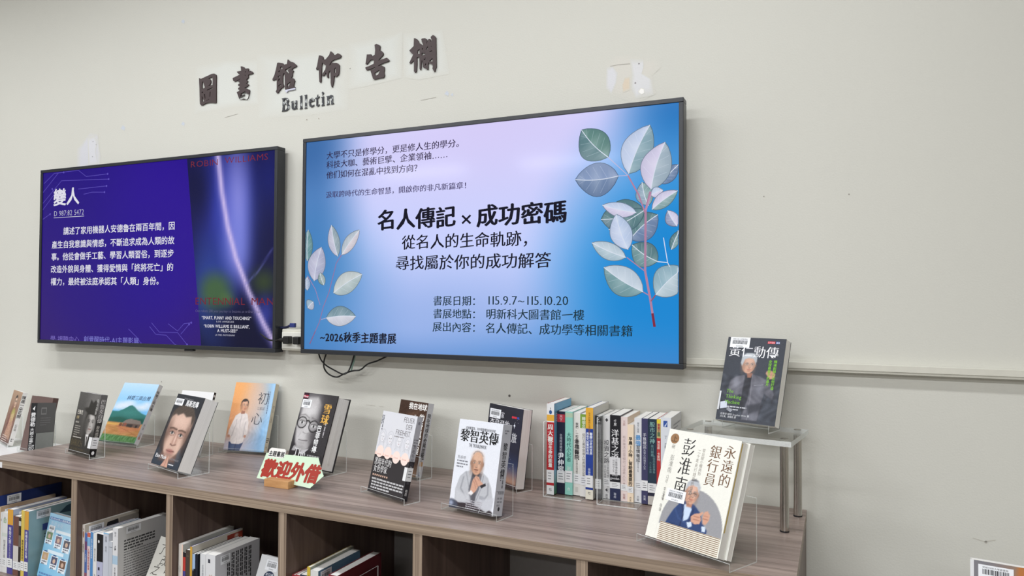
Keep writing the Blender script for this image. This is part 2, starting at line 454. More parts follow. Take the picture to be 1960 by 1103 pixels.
def mix(a, b, t): return tuple(a[i]*(1-t)+b[i]*t for i in range(3))
def face_ops(cx, cy, rx, ry, skin, hair, style='short', turn=0.0, glasses=None, dark=0.55):
    """a front-on portrait head: neck, ears, face, hair, brows, eyes, nose, mouth"""
    sh = mix(skin, (0, 0, 0), 0.32); hi = mix(skin, (255, 255, 255), 0.3); ink = mix(skin, (10, 8, 8), 0.85); lip = mix(skin, (140, 60, 55), 0.45)
    t = turn*rx; o = []
    o += [('e', cx-rx*1.0, cy-ry*0.02, rx*0.14, ry*0.2, sh, rx*.15), ('e', cx+rx*1.0, cy-ry*0.02, rx*0.14, ry*0.2, sh, rx*.15)]
    if style != 'bald': o += [('e', cx, cy+ry*0.34, rx*1.08, ry*0.82, hair, rx*.18)]
    o += [('e', cx, cy, rx, ry, skin, rx*.14)]
    o += [('e', cx-rx*.82, cy-ry*.2, rx*.3, ry*.7, sh, rx*.5, dark), ('e', cx+rx*.86, cy-ry*.2, rx*.3, ry*.7, sh, rx*.5, dark*.8)]
    o += [('e', cx+t*.4, cy+ry*.45, rx*.6, ry*.3, hi, rx*.6, .55), ('e', cx+rx*.4+t*.3, cy-ry*.22, rx*.24, ry*.18, hi, rx*.3, .4)]
    if style in ('short', 'side'):
        o += [('p', [(cx-rx*1.03, cy+ry*.1), (cx-rx*.98, cy+ry*.62), (cx-rx*.5, cy+ry*1.06), (cx+rx*.5, cy+ry*1.07), (cx+rx*1.0, cy+ry*.6), (cx+rx*1.03, cy+ry*.1), (cx+rx*.88, cy+ry*.42), (cx+rx*.62, cy+ry*.72), (cx-rx*.1, cy+ry*(.66 if style == 'short' else .8)), (cx-rx*.7, cy+ry*.6), (cx-rx*.9, cy+ry*.36)], hair, rx*.12)]
    for s_ in (-1, 1):
        ex = cx+s_*rx*.4+t; ey = cy+ry*.04
        o += [('e', ex, ey+ry*.03, rx*.26, ry*.12, sh, rx*.2, .6),
              ('l', [(ex-rx*.24, ey+ry*.15), (ex, ey+ry*.2), (ex+rx*.24, ey+ry*.15)], ry*.055, mix(hair, ink, .4), .85),
              ('e', ex, ey, rx*.17, ry*.055, (235, 232, 228), rx*.06, .9), ('e', ex, ey, rx*.075, ry*.06, ink, rx*.05),
              ('l', [(ex-rx*.2, ey+ry*.01), (ex, ey+ry*.06), (ex+rx*.2, ey+ry*.01)], ry*.028, ink, .8)]
    o += [('p', [(cx+t*1.2-rx*.05, cy+ry*.02), (cx+t*1.3+rx*.07, cy), (cx+t*1.5+rx*.2, cy-ry*.32), (cx+t*1.3, cy-ry*.38), (cx+t*1.2-rx*.2, cy-ry*.32)], sh, rx*.14, .45),
          ('l', [(cx+t*1.3-rx*.17, cy-ry*.33), (cx+t*1.3, cy-ry*.37), (cx+t*1.3+rx*.17, cy-ry*.33)], ry*.04, ink, .55),
          ('e', cx+t*1.35, cy-ry*.2, rx*.06, ry*.16, hi, rx*.12, .6),
          ('e', cx+t*1.1, cy-ry*.56, rx*.32, ry*.075, lip, rx*.1, .9), ('l', [(cx+t*1.1-rx*.32, cy-ry*.55), (cx+t*1.1, cy-ry*.56), (cx+t*1.1+rx*.32, cy-ry*.55)], ry*.03, ink, .7),
          ('e', cx+t, cy-ry*.74, rx*.25, ry*.06, sh, rx*.15, .5)]
    if glasses:
        for s_ in (-1, 1):
            ex = cx+s_*rx*.42+t; ey = cy+ry*.02
            ring = [(ex+rx*.3*math.cos(a), ey+ry*.18*math.sin(a)) for a in np.linspace(0, 2*math.pi, 15)]
            o.append(('l', ring, rx*glasses[1], glasses[0], .95))
        o.append(('l', [(cx-rx*.13+t, cy+ry*.06), (cx+rx*.13+t, cy+ry*.06)], rx*glasses[1], glasses[0], .95))
    return o
# ------------------------------------------------------------------ the room
WC = (212, 211, 202)
def smooth_blob(mb, px, col, y, rim=WC, alpha=1.0):
    """a thin coat of filler or old paint on the wall; outline given in photo pixels, feathered at its rim"""
    P = [at_y(a, b, y) for a, b in px]
    cx = sum(p[0] for p in P)/len(P); cz = sum(p[2] for p in P)/len(P)
    c = mix(rim, col, alpha); n = len(P)
    pts, cols = [(cx, y, cz)], [c]
    for k, cc in ((0.66, c), (1.0, mix(rim, c, .12))):
        for i, p in enumerate(P):
            j = 1+0.07*math.sin(i*2.3+k*9)
            pts.append((cx+(p[0]-cx)*k*j, y, cz+(p[2]-cz)*k*j)); cols.append(cc)
    fs = [(0, 1+i, 1+(i+1) % n) for i in range(n)]+[(1+i, 1+n+i, 1+n+(i+1) % n, 1+(i+1) % n) for i in range(n)]
    mb.add(pts, fs, 0, cols)
w = MB()
w.box(-6.2, 3.2, 0, 0.12, 0, CEIL, 0, WC)
F = (217, 217, 221)
smooth_blob(w, [(148, 285), (160, 268), (172, 256), (188, 256), (190, 275), (192, 300), (193, 322), (146, 328)], (213, 213, 218), -0.0004)
smooth_blob(w, [(168, 262), (180, 258), (186, 270), (183, 290), (188, 318), (170, 322), (168, 290)], F, -0.0007)
smooth_blob(w, [(1160, 120), (1172, 104), (1205, 106), (1232, 110), (1262, 112), (1262, 130), (1250, 145), (1256, 180), (1215, 196), (1170, 186), (1158, 160)], (216, 213, 204), -0.0004)
smooth_blob(w, [(1161, 130), (1172, 124), (1182, 140), (1180, 160), (1170, 182), (1160, 168)], (219, 219, 222), -0.0006)
smooth_blob(w, [(1206, 113), (1232, 111), (1232, 128), (1228, 140), (1248, 152), (1250, 180), (1216, 192), (1208, 170), (1210, 145)], (221, 221, 222), -0.0007)
smooth_blob(w, [(1196, 148), (1206, 146), (1206, 172), (1192, 178), (1190, 164)], (224, 205, 180), -0.0008, alpha=.7)
smooth_blob(w, [(1221, 176), (1226, 168), (1233, 170), (1234, 178), (1228, 182)], (250, 248, 244), -0.0011)
for qi, q in enumerate(([(376, 128), (430, 112), (500, 118), (502, 200), (440, 208), (376, 214)], [(494, 106), (580, 98), (664, 92), (668, 210), (590, 224), (500, 222)], [(668, 84), (760, 62), (768, 62), (770, 150), (700, 168), (668, 168)], [(772, 66), (850, 52), (858, 140), (800, 154), (772, 150)])):
    smooth_blob(w, q, (217, 219, 213), -0.00022-.00006*qi, alpha=.9)
BL = (196, 206, 226)
for px, py, r in ((350, 42, 4), (235, 246, 5), (855, 180, 5), (350, 238, 4), (865, 182, 3)):
    smooth_blob(w, [(px-r, py), (px, py-r*1.5), (px+r, py-2), (px+r*.6, py+r)], BL, -0.0005, alpha=.6)
for px, py, r, c in ((975, 758, 2.4, (96, 92, 88)), (309, 731, 1.2, (120, 110, 100)), (1223, 122, 1.3, (120, 116, 116)), (1216, 159, 1.6, (150, 146, 146)), (178, 271, 1.3, (130, 128, 130)), (184, 277, 1.2, (150, 148, 150)), (177, 300, 1.3, (140, 138, 142)), (587, 229, 1.5, (170, 160, 150)), (610, 227, 1.2, (170, 160, 150)), (670, 131, 1.2, (150, 146, 140)), (1887, 1038, 1.8, (170, 165, 155)), (1625, 372, 1, (150, 146, 136)), (1462, 376, .9, (150, 146, 136))):
    p = at_y(px, py, -0.0009); k = r/620
    w.add([(p[0]+k*math.cos(a), p[1], p[2]+k*math.sin(a)) for a in np.linspace(0, 2*math.pi, 9)[:-1]], [tuple(range(8))], 0, c)
for line, c, t in (([(1168, 127), (1182, 124), (1206, 122)], (180, 176, 168), .8), ([(430, 225), (455, 218)], (190, 186, 178), .7), ([(805, 192), (835, 186)], (192, 188, 180), .7), ([(1862, 1030), (1884, 1037), (1906, 1034)], (196, 191, 180), .5), ([(700, 775), (718, 777)], (196, 191, 182), .5), ([(726, 778), (734, 779)], (190, 185, 176), .5)):
    for a, b in zip(line, line[1:]):
        p, q = at_y(*a, -.0009), at_y(*b, -.0009); k = t/900
        w.add([(p[0], p[1], p[2]-k), (q[0], q[1], q[2]-k), (q[0], q[1], q[2]+k), (p[0], p[1], p[2]+k)], [(0, 1, 2, 3)], 0, c)
tag(w.build('wall_back', WALL), 'cream painted wall with patched filler marks', kind='structure')
R0, R1, RY = -6.2, 3.2, -7.6
tag(MB().box(R0-.12, R0, RY, 0.12, 0, CEIL, 0, (206, 202, 190)).build('wall_left', WALL), kind='structure')
tag(MB().box(R1, R1+.12, RY, 0.12, 0, CEIL, 0, (214, 209, 196)).build('wall_right', WALL), kind='structure')
tag(MB().box(R0-.12, R1+.12, RY, .12, -.1, 0).build('floor', wood('floor_tiles', (92, 88, 84), (112, 107, 102), (1.2, 1.2, 1), .4)), kind='structure')
tag(MB().box(R0-.12, R1+.12, RY, .12, CEIL, CEIL+.1, 0, (226, 226, 222)).build('ceiling', WALL), kind='structure')
# far wall with two daylight windows (mirrored in the screens)
WX = [(-5.3, -3.6), (-3.2, -1.5)]
fw = MB(); xs = [R0]+[v for a in WX for v in a]+[R1]
for i in range(0, len(xs), 2): fw.box(xs[i], xs[i+1], RY-.12, RY, 0, CEIL, 0, (200, 196, 186))
for a, b in WX:
    fw.box(a, b, RY-.12, RY, 0, .95, 0, (200, 196, 186)); fw.box(a, b, RY-.12, RY, 2.3, CEIL, 0, (200, 196, 186))
tag(fw.build('wall_front', WALL), kind='structure')
PANE = attr_mat('daylight_pane', .2, .5, emit=0.9)
for i, (a, b) in enumerate(WX):
    wn = MB().box(a, b, RY-.08, RY-.07, .95, 2.3, 0, (214, 226, 240))
    o = wn.build('window_%d' % (i+1), PANE); tag(o, kind='structure')
    fr = MB()
    for x in (a, (a+b)/2-.02, b-.04): fr.box(x, x+.04, RY-.065, RY-.02, .95, 2.3)
    for z in (.95, 2.26): fr.box(a, b, RY-.065, RY-.02, z, z+.04)
    fr.build('window_frame', IVORY, o)

# ------------------------------------------------------------------ the low bookcase
XL, XR = -2.521, -0.073
DIV = [-2.113, -1.7125, -1.3095, -0.907, -0.5045]
bc = thing('bookcase', 'long low grey-brown wood-grain bookcase standing against the wall', 'bookcase', (0, 0, 0))
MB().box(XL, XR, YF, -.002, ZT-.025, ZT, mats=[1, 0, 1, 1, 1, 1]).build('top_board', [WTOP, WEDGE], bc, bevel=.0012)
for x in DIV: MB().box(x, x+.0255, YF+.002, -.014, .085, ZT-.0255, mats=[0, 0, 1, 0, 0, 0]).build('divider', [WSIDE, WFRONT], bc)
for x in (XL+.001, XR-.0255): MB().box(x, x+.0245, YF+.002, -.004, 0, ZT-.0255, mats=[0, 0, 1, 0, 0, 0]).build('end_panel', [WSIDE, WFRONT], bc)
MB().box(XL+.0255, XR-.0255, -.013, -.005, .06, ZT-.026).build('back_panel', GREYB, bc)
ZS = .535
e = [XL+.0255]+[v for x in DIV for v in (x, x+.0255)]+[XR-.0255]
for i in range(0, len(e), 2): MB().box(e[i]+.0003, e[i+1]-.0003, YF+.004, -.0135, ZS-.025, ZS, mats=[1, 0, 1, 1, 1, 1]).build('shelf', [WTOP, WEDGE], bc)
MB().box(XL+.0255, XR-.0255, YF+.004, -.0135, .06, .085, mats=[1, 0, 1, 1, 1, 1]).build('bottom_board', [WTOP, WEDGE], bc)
MB().box(XL+.0255, XR-.0255, YF+.03, YF+.05, 0, .0595).build('plinth', WSIDE, bc)
p = at_y(4, 884, YF-.0006); q = at_y(4, 896, YF-.0006)
tag(MB().box(p[0]-.016, p[0], YF-.0006, YF-.0001, q[2], p[2]-.002).build('shelf_label', WHITE, bc), 'white sticker on the front edge')

# white table beyond the bookcase's far end
wt = thing('white_table', 'white side table beyond the left end of the bookcase', 'table', (-3.02, -.27, 0))
MB().box(-.48, .48, -.26, .24, ZW-.025, ZW).build('table_top', WHITE, wt, bevel=.002)
for x in (-.44, .44):
    for y in (-.22, .2): MB().box(x-.02, x+.02, y-.02, y+.02, 0, ZW-.0255).build('leg', WHITE, wt)

# ------------------------------------------------------------------ cable trunking, socket, plugs, leads
tk = thing('cable_trunking', 'long ivory plastic cable trunking running along the wall', 'cable trunking', (0, 0, 0))
PTRUNK = MB()
PTRUNK.box(-.37, 3.1, -.024, -.001, 1.2515, 1.272)
PTRUNK.build('channel', IVORY, tk, bevel=.002)
MB().box(-.37, 3.1, -.027, -.024, 1.2575, 1.2745).build('cover', IVORY, tk, bevel=.0015)
MB().box(-1.64, -.372, -.024, -.001, 1.2515, 1.272).build('channel', IVORY, tk, bevel=.002)
sk = thing('wall_socket', 'ivory double wall socket box in the gap between the two televisions', 'socket', (-1.686, -.001, 1.287))
MB().box(-.047, .043, -.032, 0, -.036, .036).build('back_box', IVORY, sk, bevel=.003)
MB().box(-.043, .040, -.037, -.032, -.030, .026).build('face_plate', plain('socket_plate', (226, 225, 216), .35), sk, bevel=.0015)
MB().cyl((-.004, -.0372, -.004), (-.004, -.0395, -.004), .0016, n=10).build('screw', BLACK, sk)
def plug(x, z, label, lead):
    t = thing('power_plug', label, 'plug', (x, -.038, z))
    b = MB(); b.box(-.0125, .0125, -.022, -.0005, -.013, .013); b.build('plug_body', CABLE, t, bevel=.003)
    if lead:
        MB().cyl((-.012, -.012, 0), (-.035, -.013, 0), .009, .0045, 12).build('strain_relief', CABLE, t, smooth=True)
        MB().tube([(-.033, -.013, 0), (-.055, -.012, -.003), (-.085, -.012, 0), (-.12, -.01, .02)], .0032).build('lead', CABLE, t, smooth=True)
p = at_y(552, 651, -.045); plug(p[0], p[2], 'black power plug in the wall socket with its lead going left', True)
p = at_y(571, 652, -.045); plug(p[0], p[2], 'black power plug partly behind the edge of the larger bright television', False)
ub = thing('usb_cable', 'dark blue cable end resting on top of the wall socket', 'cable', at_y(562, 623, -.03))
MB().box(-.014, .008, -.005, .005, -.0075, .0075).build('connector', plain('blue_connector', (38, 52, 118), .35), ub, bevel=.002)
MB().tube([(-.013, 0, 0), (-.028, .001, -.006), (-.05, .002, -.009), (-.085, .003, -.006)], .0042).build('lead', plain('navy_cable', (24, 28, 62), .45), ub, smooth=True)
def lead(name, label, pts, r, mat=CABLE):
    path = [at_y(a, b, y) for a, b, y in pts]
    tag(MB().tube(path, r, n=8).build(name, mat, smooth=True), label, 'cable', 'leads looping below the large television')
lead('power_cable', 'black lead looping lowest below the large television, its right end rising to the frame', [(627, 670, -.03), (620, 692, -.033), (621, 706, -.036), (630, 717, -.04), (645, 722, -.042), (660, 715, -.04), (676, 710, -.036), (690, 708, -.033), (704, 697, -.03), (722, 691, -.028), (745, 680, -.028)], .0026)
lead('power_cable', 'black lead curving from the left and up again below the large television', [(608, 664, -.04), (612, 684, -.045), (622, 698, -.046), (640, 709, -.045), (655, 716, -.05), (664, 714, -.047), (671, 702, -.04), (679, 676, -.035)], .0024)
lead('network_cable', 'pale green thin wire beside the black lead under the large television', [(680, 676, -.028), (678, 690, -.03), (674, 702, -.031), (672, 712, -.03)], .0026, plain('green_wire', (150, 182, 168), .5))

# ------------------------------------------------------------------ heading on the wall
def wall_poly(px, dx, dy, k, y0=-.0055, y1=-.0012):
    """crop pixels -> points on the wall plane (letters stand a few mm proud of it)"""
    def conv(pts): return [(lambda p: (p[0], p[2]))(at_y(dx+a/k, dy+b/k, y0)) for a, b in pts]
    return conv(px), (lambda x, z, s: (x, y1 if s else y0, z))
HEAD = [
 ('圖', 'square framed', 370, 120, 12.254, [(132,362),(180,378),(250,345),(340,305),(430,262),(490,255),(530,285),(536,330),(532,600),(532,935),(515,945),(440,935),(360,935),(280,955),(215,995),(180,1000),(155,970),(150,900),(142,600)],
  [[(205,450),(228,440),(245,500),(262,560),(265,590),(200,618),(200,520)], [(350,368),(445,330),(452,400),(450,525),(400,530),(320,562),(380,520),(405,470),(405,410),(385,385)], [(315,640),(370,610),(450,580),(455,610),(390,625),(320,655)], [(197,680),(230,690),(228,705),(197,712)], [(250,740),(272,735),(285,840),(270,845)], [(385,690),(405,680),(395,790),(378,805)], [(197,780),(210,800),(240,880),(258,905),(205,920)], [(290,895),(370,855),(372,862),(300,897)]]),
 ('書', 'narrow many-barred', 370, 120, 12.254, [(1108,90),(1140,85),(1185,105),(1215,140),(1285,132),(1295,165),(1285,205),(1340,190),(1380,210),(1398,245),(1370,262),(1290,280),(1285,310),(1290,345),(1255,380),(1240,405),(1275,430),(1255,470),(1240,490),(1290,505),(1295,530),(1240,570),(1195,598),(1250,605),(1310,635),(1318,660),(1305,750),(1285,830),(1250,868),(1215,850),(1175,840),(1130,860),(1085,860),(1060,810),(1035,740),(1018,690),(1070,665),(1085,640),(1045,625),(1050,600),(1090,565),(1045,535),(1050,510),(1090,480),(1050,440),(1055,425),(1105,370),(1040,410),(970,442),(940,430),(920,375),(930,355),(1010,320),(1105,270),(1060,262),(1035,240),(1020,210),(1040,205),(1120,190),(1115,140)],
  [[(1095,735),(1220,668),(1222,700),(1205,715),(1120,712),(1115,730),(1135,780),(1195,745),(1190,770),(1115,808)], [(1212,212),(1235,205),(1225,238)], [(1208,292),(1225,285),(1220,312)]]),
 ('館', 'two-part', 510, 90, 8.4875, [(172,258),(195,252),(235,258),(265,265),(275,290),(330,275),(338,230),(345,200),(390,240),(430,245),(490,300),(480,320),(430,340),(410,370),(435,385),(420,430),(420,465),(400,500),(440,510),(460,550),(445,600),(440,640),(462,648),(455,662),(380,672),(310,690),(300,690),(298,590),(295,440),(280,420),(262,470),(262,580),(280,630),(262,660),(240,665),(215,700),(185,745),(170,752),(150,725),(165,690),(165,520),(135,530),(100,545),(95,525),(130,450),(160,330)],
  [[(222,325),(245,310),(262,350),(240,370),(225,345)], [(190,400),(215,375),(222,390),(205,410)], [(185,470),(225,460),(220,490),(190,500)], [(195,520),(215,510),(215,555),(195,560)], [(195,620),(240,600),(238,620),(200,660)], [(300,370),(340,345),(405,310),(395,340),(350,370),(345,385),(365,420),(350,440),(325,395),(305,385)], [(335,600),(395,560),(380,600),(350,650),(335,660)]]),
 ('佈', 'splayed two-legged', 590, 85, 12.975, [(262,275),(300,272),(350,290),(370,320),(362,385),(430,370),(480,310),(520,260),(545,180),(560,170),(600,205),(640,265),(680,255),(735,218),(790,245),(815,285),(800,325),(720,355),(640,380),(575,420),(545,470),(520,525),(560,510),(570,445),(620,460),(690,455),(740,475),(772,520),(768,640),(755,740),(695,805),(680,800),(640,780),(632,900),(620,970),(590,1068),(575,1055),(555,960),(550,650),(510,670),(500,740),(500,810),(485,835),(465,820),(445,740),(440,690),(400,760),(360,785),(340,765),(360,720),(420,620),(440,520),(400,500),(345,450),(330,560),(322,760),(318,910),(300,952),(275,935),(265,760),(260,600),(205,632),(190,605),(215,540),(240,400)],
  [[(645,600),(685,570),(682,700),(640,712)]]),
 ('告', 'broad box-footed', 690, 50, 9.594, [(258,345),(290,325),(350,350),(358,370),(352,455),(385,455),(415,490),(415,525),(370,580),(335,612),(330,632),(420,600),(480,580),(510,605),(528,632),(500,650),(420,675),(330,720),(325,735),(380,718),(430,745),(438,790),(428,850),(440,900),(425,945),(350,955),(250,980),(230,970),(205,890),(180,810),(190,795),(260,785),(265,750),(190,785),(110,810),(90,780),(88,755),(150,735),(240,690),(248,640),(225,615),(180,620),(150,660),(110,705),(90,695),(105,600),(115,520),(195,518),(205,558),(260,525),(268,440)],
  [[(258,860),(345,800),(350,830),(320,890),(268,912)]]),
 ('欄', 'dense tall', 775, 60, 12.97, [(222,172),(250,168),(300,195),(335,240),(345,290),(390,305),(420,350),(455,335),(420,260),(405,190),(430,175),(500,168),(540,195),(545,240),(530,320),(560,240),(580,195),(620,190),(640,220),(635,260),(670,230),(635,140),(690,90),(730,105),(768,155),(772,500),(780,880),(740,1000),(725,1003),(680,920),(690,880),(685,830),(580,770),(575,940),(550,952),(490,905),(445,890),(445,800),(430,720),(415,720),(400,900),(390,955),(380,960),(362,930),(360,760),(355,630),(298,640),(298,820),(285,990),(250,1028),(222,985),(222,720),(130,800),(105,785),(205,575),(160,540),(108,475),(215,365)],
  [[(310,480),(362,430),(362,565),(310,550)], [(425,400),(450,430),(425,465)], [(418,530),(465,545),(500,530),(505,570),(418,605)], [(515,450),(568,360),(568,440)], [(605,500),(670,470),(675,500),(610,510)], [(640,365),(660,360),(655,390)], [(465,680),(485,690),(515,650),(500,710),(475,715)], [(500,820),(520,790),(530,850),(500,860)], [(600,740),(683,660),(683,750)]])]
ORD = ['first', 'second', 'third', 'fourth', 'fifth', 'sixth']
for i, (ch, how, dx, dy, k, outer, holes) in enumerate(HEAD):
    o2, fn = wall_poly(outer, dx, dy, k); h2 = [wall_poly(h, dx, dy, k)[0] for h in holes]
    o = MB().prism(o2, h2, fn).build('wall_character', BROWN)
    tag(o, '%s dark brown cut-out character %s on the wall, %s of the heading' % (how, ch, ORD[i]), 'wall character', 'brown cut-out characters of the wall heading')
    if ch == '館':
        a, _ = wall_poly([(305,697),(380,680),(460,664),(466,684),(420,698),(350,708),(325,742),(303,716)], dx, dy, k)
        g = MB().prism(a, [], fn).build('peeling_edge', plain('peeled_board', (205, 206, 222), .5), o); tag(g, 'pale peeled bottom stroke')
foil, nt, b = nodes('peeling_foil'); MATS['foil'] = foil
tc = nt.nodes.new('ShaderNodeTexCoord'); n = nt.nodes.new('ShaderNodeTexNoise'); n.inputs['Scale'].default_value = 75
nt.links.new(tc.outputs['Object'], n.inputs['Vector']); rp = nt.nodes.new('ShaderNodeValToRGB')
rp.color_ramp.elements[0].position = .56; rp.color_ramp.elements[0].color = l4((40, 42, 48)); rp.color_ramp.elements[1].position = .64; rp.color_ramp.elements[1].color = l4((196, 200, 200))
nt.links.new(n.outputs['Fac'], rp.inputs['Fac']); nt.links.new(rp.outputs['Color'], b.inputs['Base Color']); b.inputs['Roughness'].default_value = .35
BUL = [('B', [(240,840),(300,825),(345,830),(362,870),(345,915),(375,950),(370,1000),(330,1035),(245,1050),(258,1030),(262,850)], [[(288,852),(320,848),(328,890),(288,912)], [(288,935),(330,930),(342,980),(320,1015),(286,1025)]]),
 ('u', [(395,890),(437,876),(437,980),(448,992),(462,978),(460,885),(450,882),(492,866),(490,995),(503,1000),(462,1012),(440,1020),(415,1010),(408,985),(408,905)], []),
 ('l', [(535,800),(575,785),(575,985),(585,1000),(535,1012),(548,995),(548,812)], []),
 ('l', [(612,785),(652,772),(650,980),(662,992),(612,1002),(625,985),(625,800)], []),
 ('e', [(685,900),(700,850),(740,825),(775,845),(778,875),(715,895),(720,935),(745,950),(775,935),(770,960),(730,980),(695,960)], [[(716,872),(745,845),(755,862),(720,882)]]),
 ('t', [(790,830),(815,815),(832,765),(832,812),(858,800),(855,825),(832,832),(832,940),(858,930),(855,955),(830,968),(808,955),(810,838),(792,845)], []),
 ('i', [(885,815),(930,800),(930,930),(942,945),(890,960),(900,940),(900,830)], [], [(895,745),(910,725),(930,740),(925,760),(905,790),(908,765)]),
 ('n', [(970,800),(1010,785),(1012,805),(1040,775),(1075,785),(1080,910),(1095,920),(1045,935),(1052,915),(1045,820),(1015,830),(1015,915),(1025,930),(975,945),(985,925),(985,815)], [])]
for i, it in enumerate(BUL):
    mb = MB(); o2, fn = wall_poly(it[1], 510, 90, 8.4875, -.004)
    mb.prism(o2, [wall_poly(h, 510, 90, 8.4875, -.004)[0] for h in it[2]], fn)
    if len(it) > 3: mb.prism(wall_poly(it[3], 510, 90, 8.4875, -.004)[0], [], fn)
    o = mb.build('wall_letter', MATS['foil'])
    lab = 'peeling black serif letter %s of the word under the wall characters' % it[0] if it[0] != 'l' else 'peeling black serif letter l, %s of the two in the word' % ('left' if i == 2 else 'right')
    tag(o, lab, 'wall letter', 'black letters of the English word on the wall')

# ------------------------------------------------------------------ televisions
def television(label, loc, yaw, W, H, art, button):
    t = thing('television', label, 'television', loc, yaw)
    y0 = -.081; fr = MB()
    fw = .0125
    for a in ((0, W, 0, fw+.002), (0, W, H-fw, H), (0, fw, fw+.002, H-fw), (W-fw, W, fw+.002, H-fw)): fr.box(a[0], a[1], y0, y0+.040, a[2], a[3])
    fr.build('bezel', BEZEL, t, bevel=.0015)
    MB().box(.012, W-.012, y0+.012, y0+.036, .012, H-.012).build('panel_back', BLACK, t)
    MB().box(.12, W-.12, y0+.0365, y0+.058, .08, H-.12).build('back_housing', BLACK, t, bevel=.004)
    MB().box(W*.32, W*.68, y0+.0585, -.002, .2, .5).build('wall_mount', BLACK, t)
    cv = Canvas(W-2*fw, H-2*fw-.002); cv.STEP = 2.4e-5; art(cv, t)
    mb = MB(); ox, oz = fw, fw+.002
    cv.emit(mb, lambda u, v, d: (ox+u, y0+.0042-d, oz+v), base=0)
    mb.build('screen', SCREEN, t)
    if button == 'bump': tag(MB().box(W*.655, W*.69, y0+.004, y0+.02, -.008, -.0003).build('sensor_bump', BLACK, t, bevel=.003), 'small black sensor under the frame')
    else: tag(MB().box(-.0045, -.0003, y0+.012, y0+.026, .10, .19).build('side_button', BLACK, t, bevel=.001), 'slim black strip on the left side')
    return t

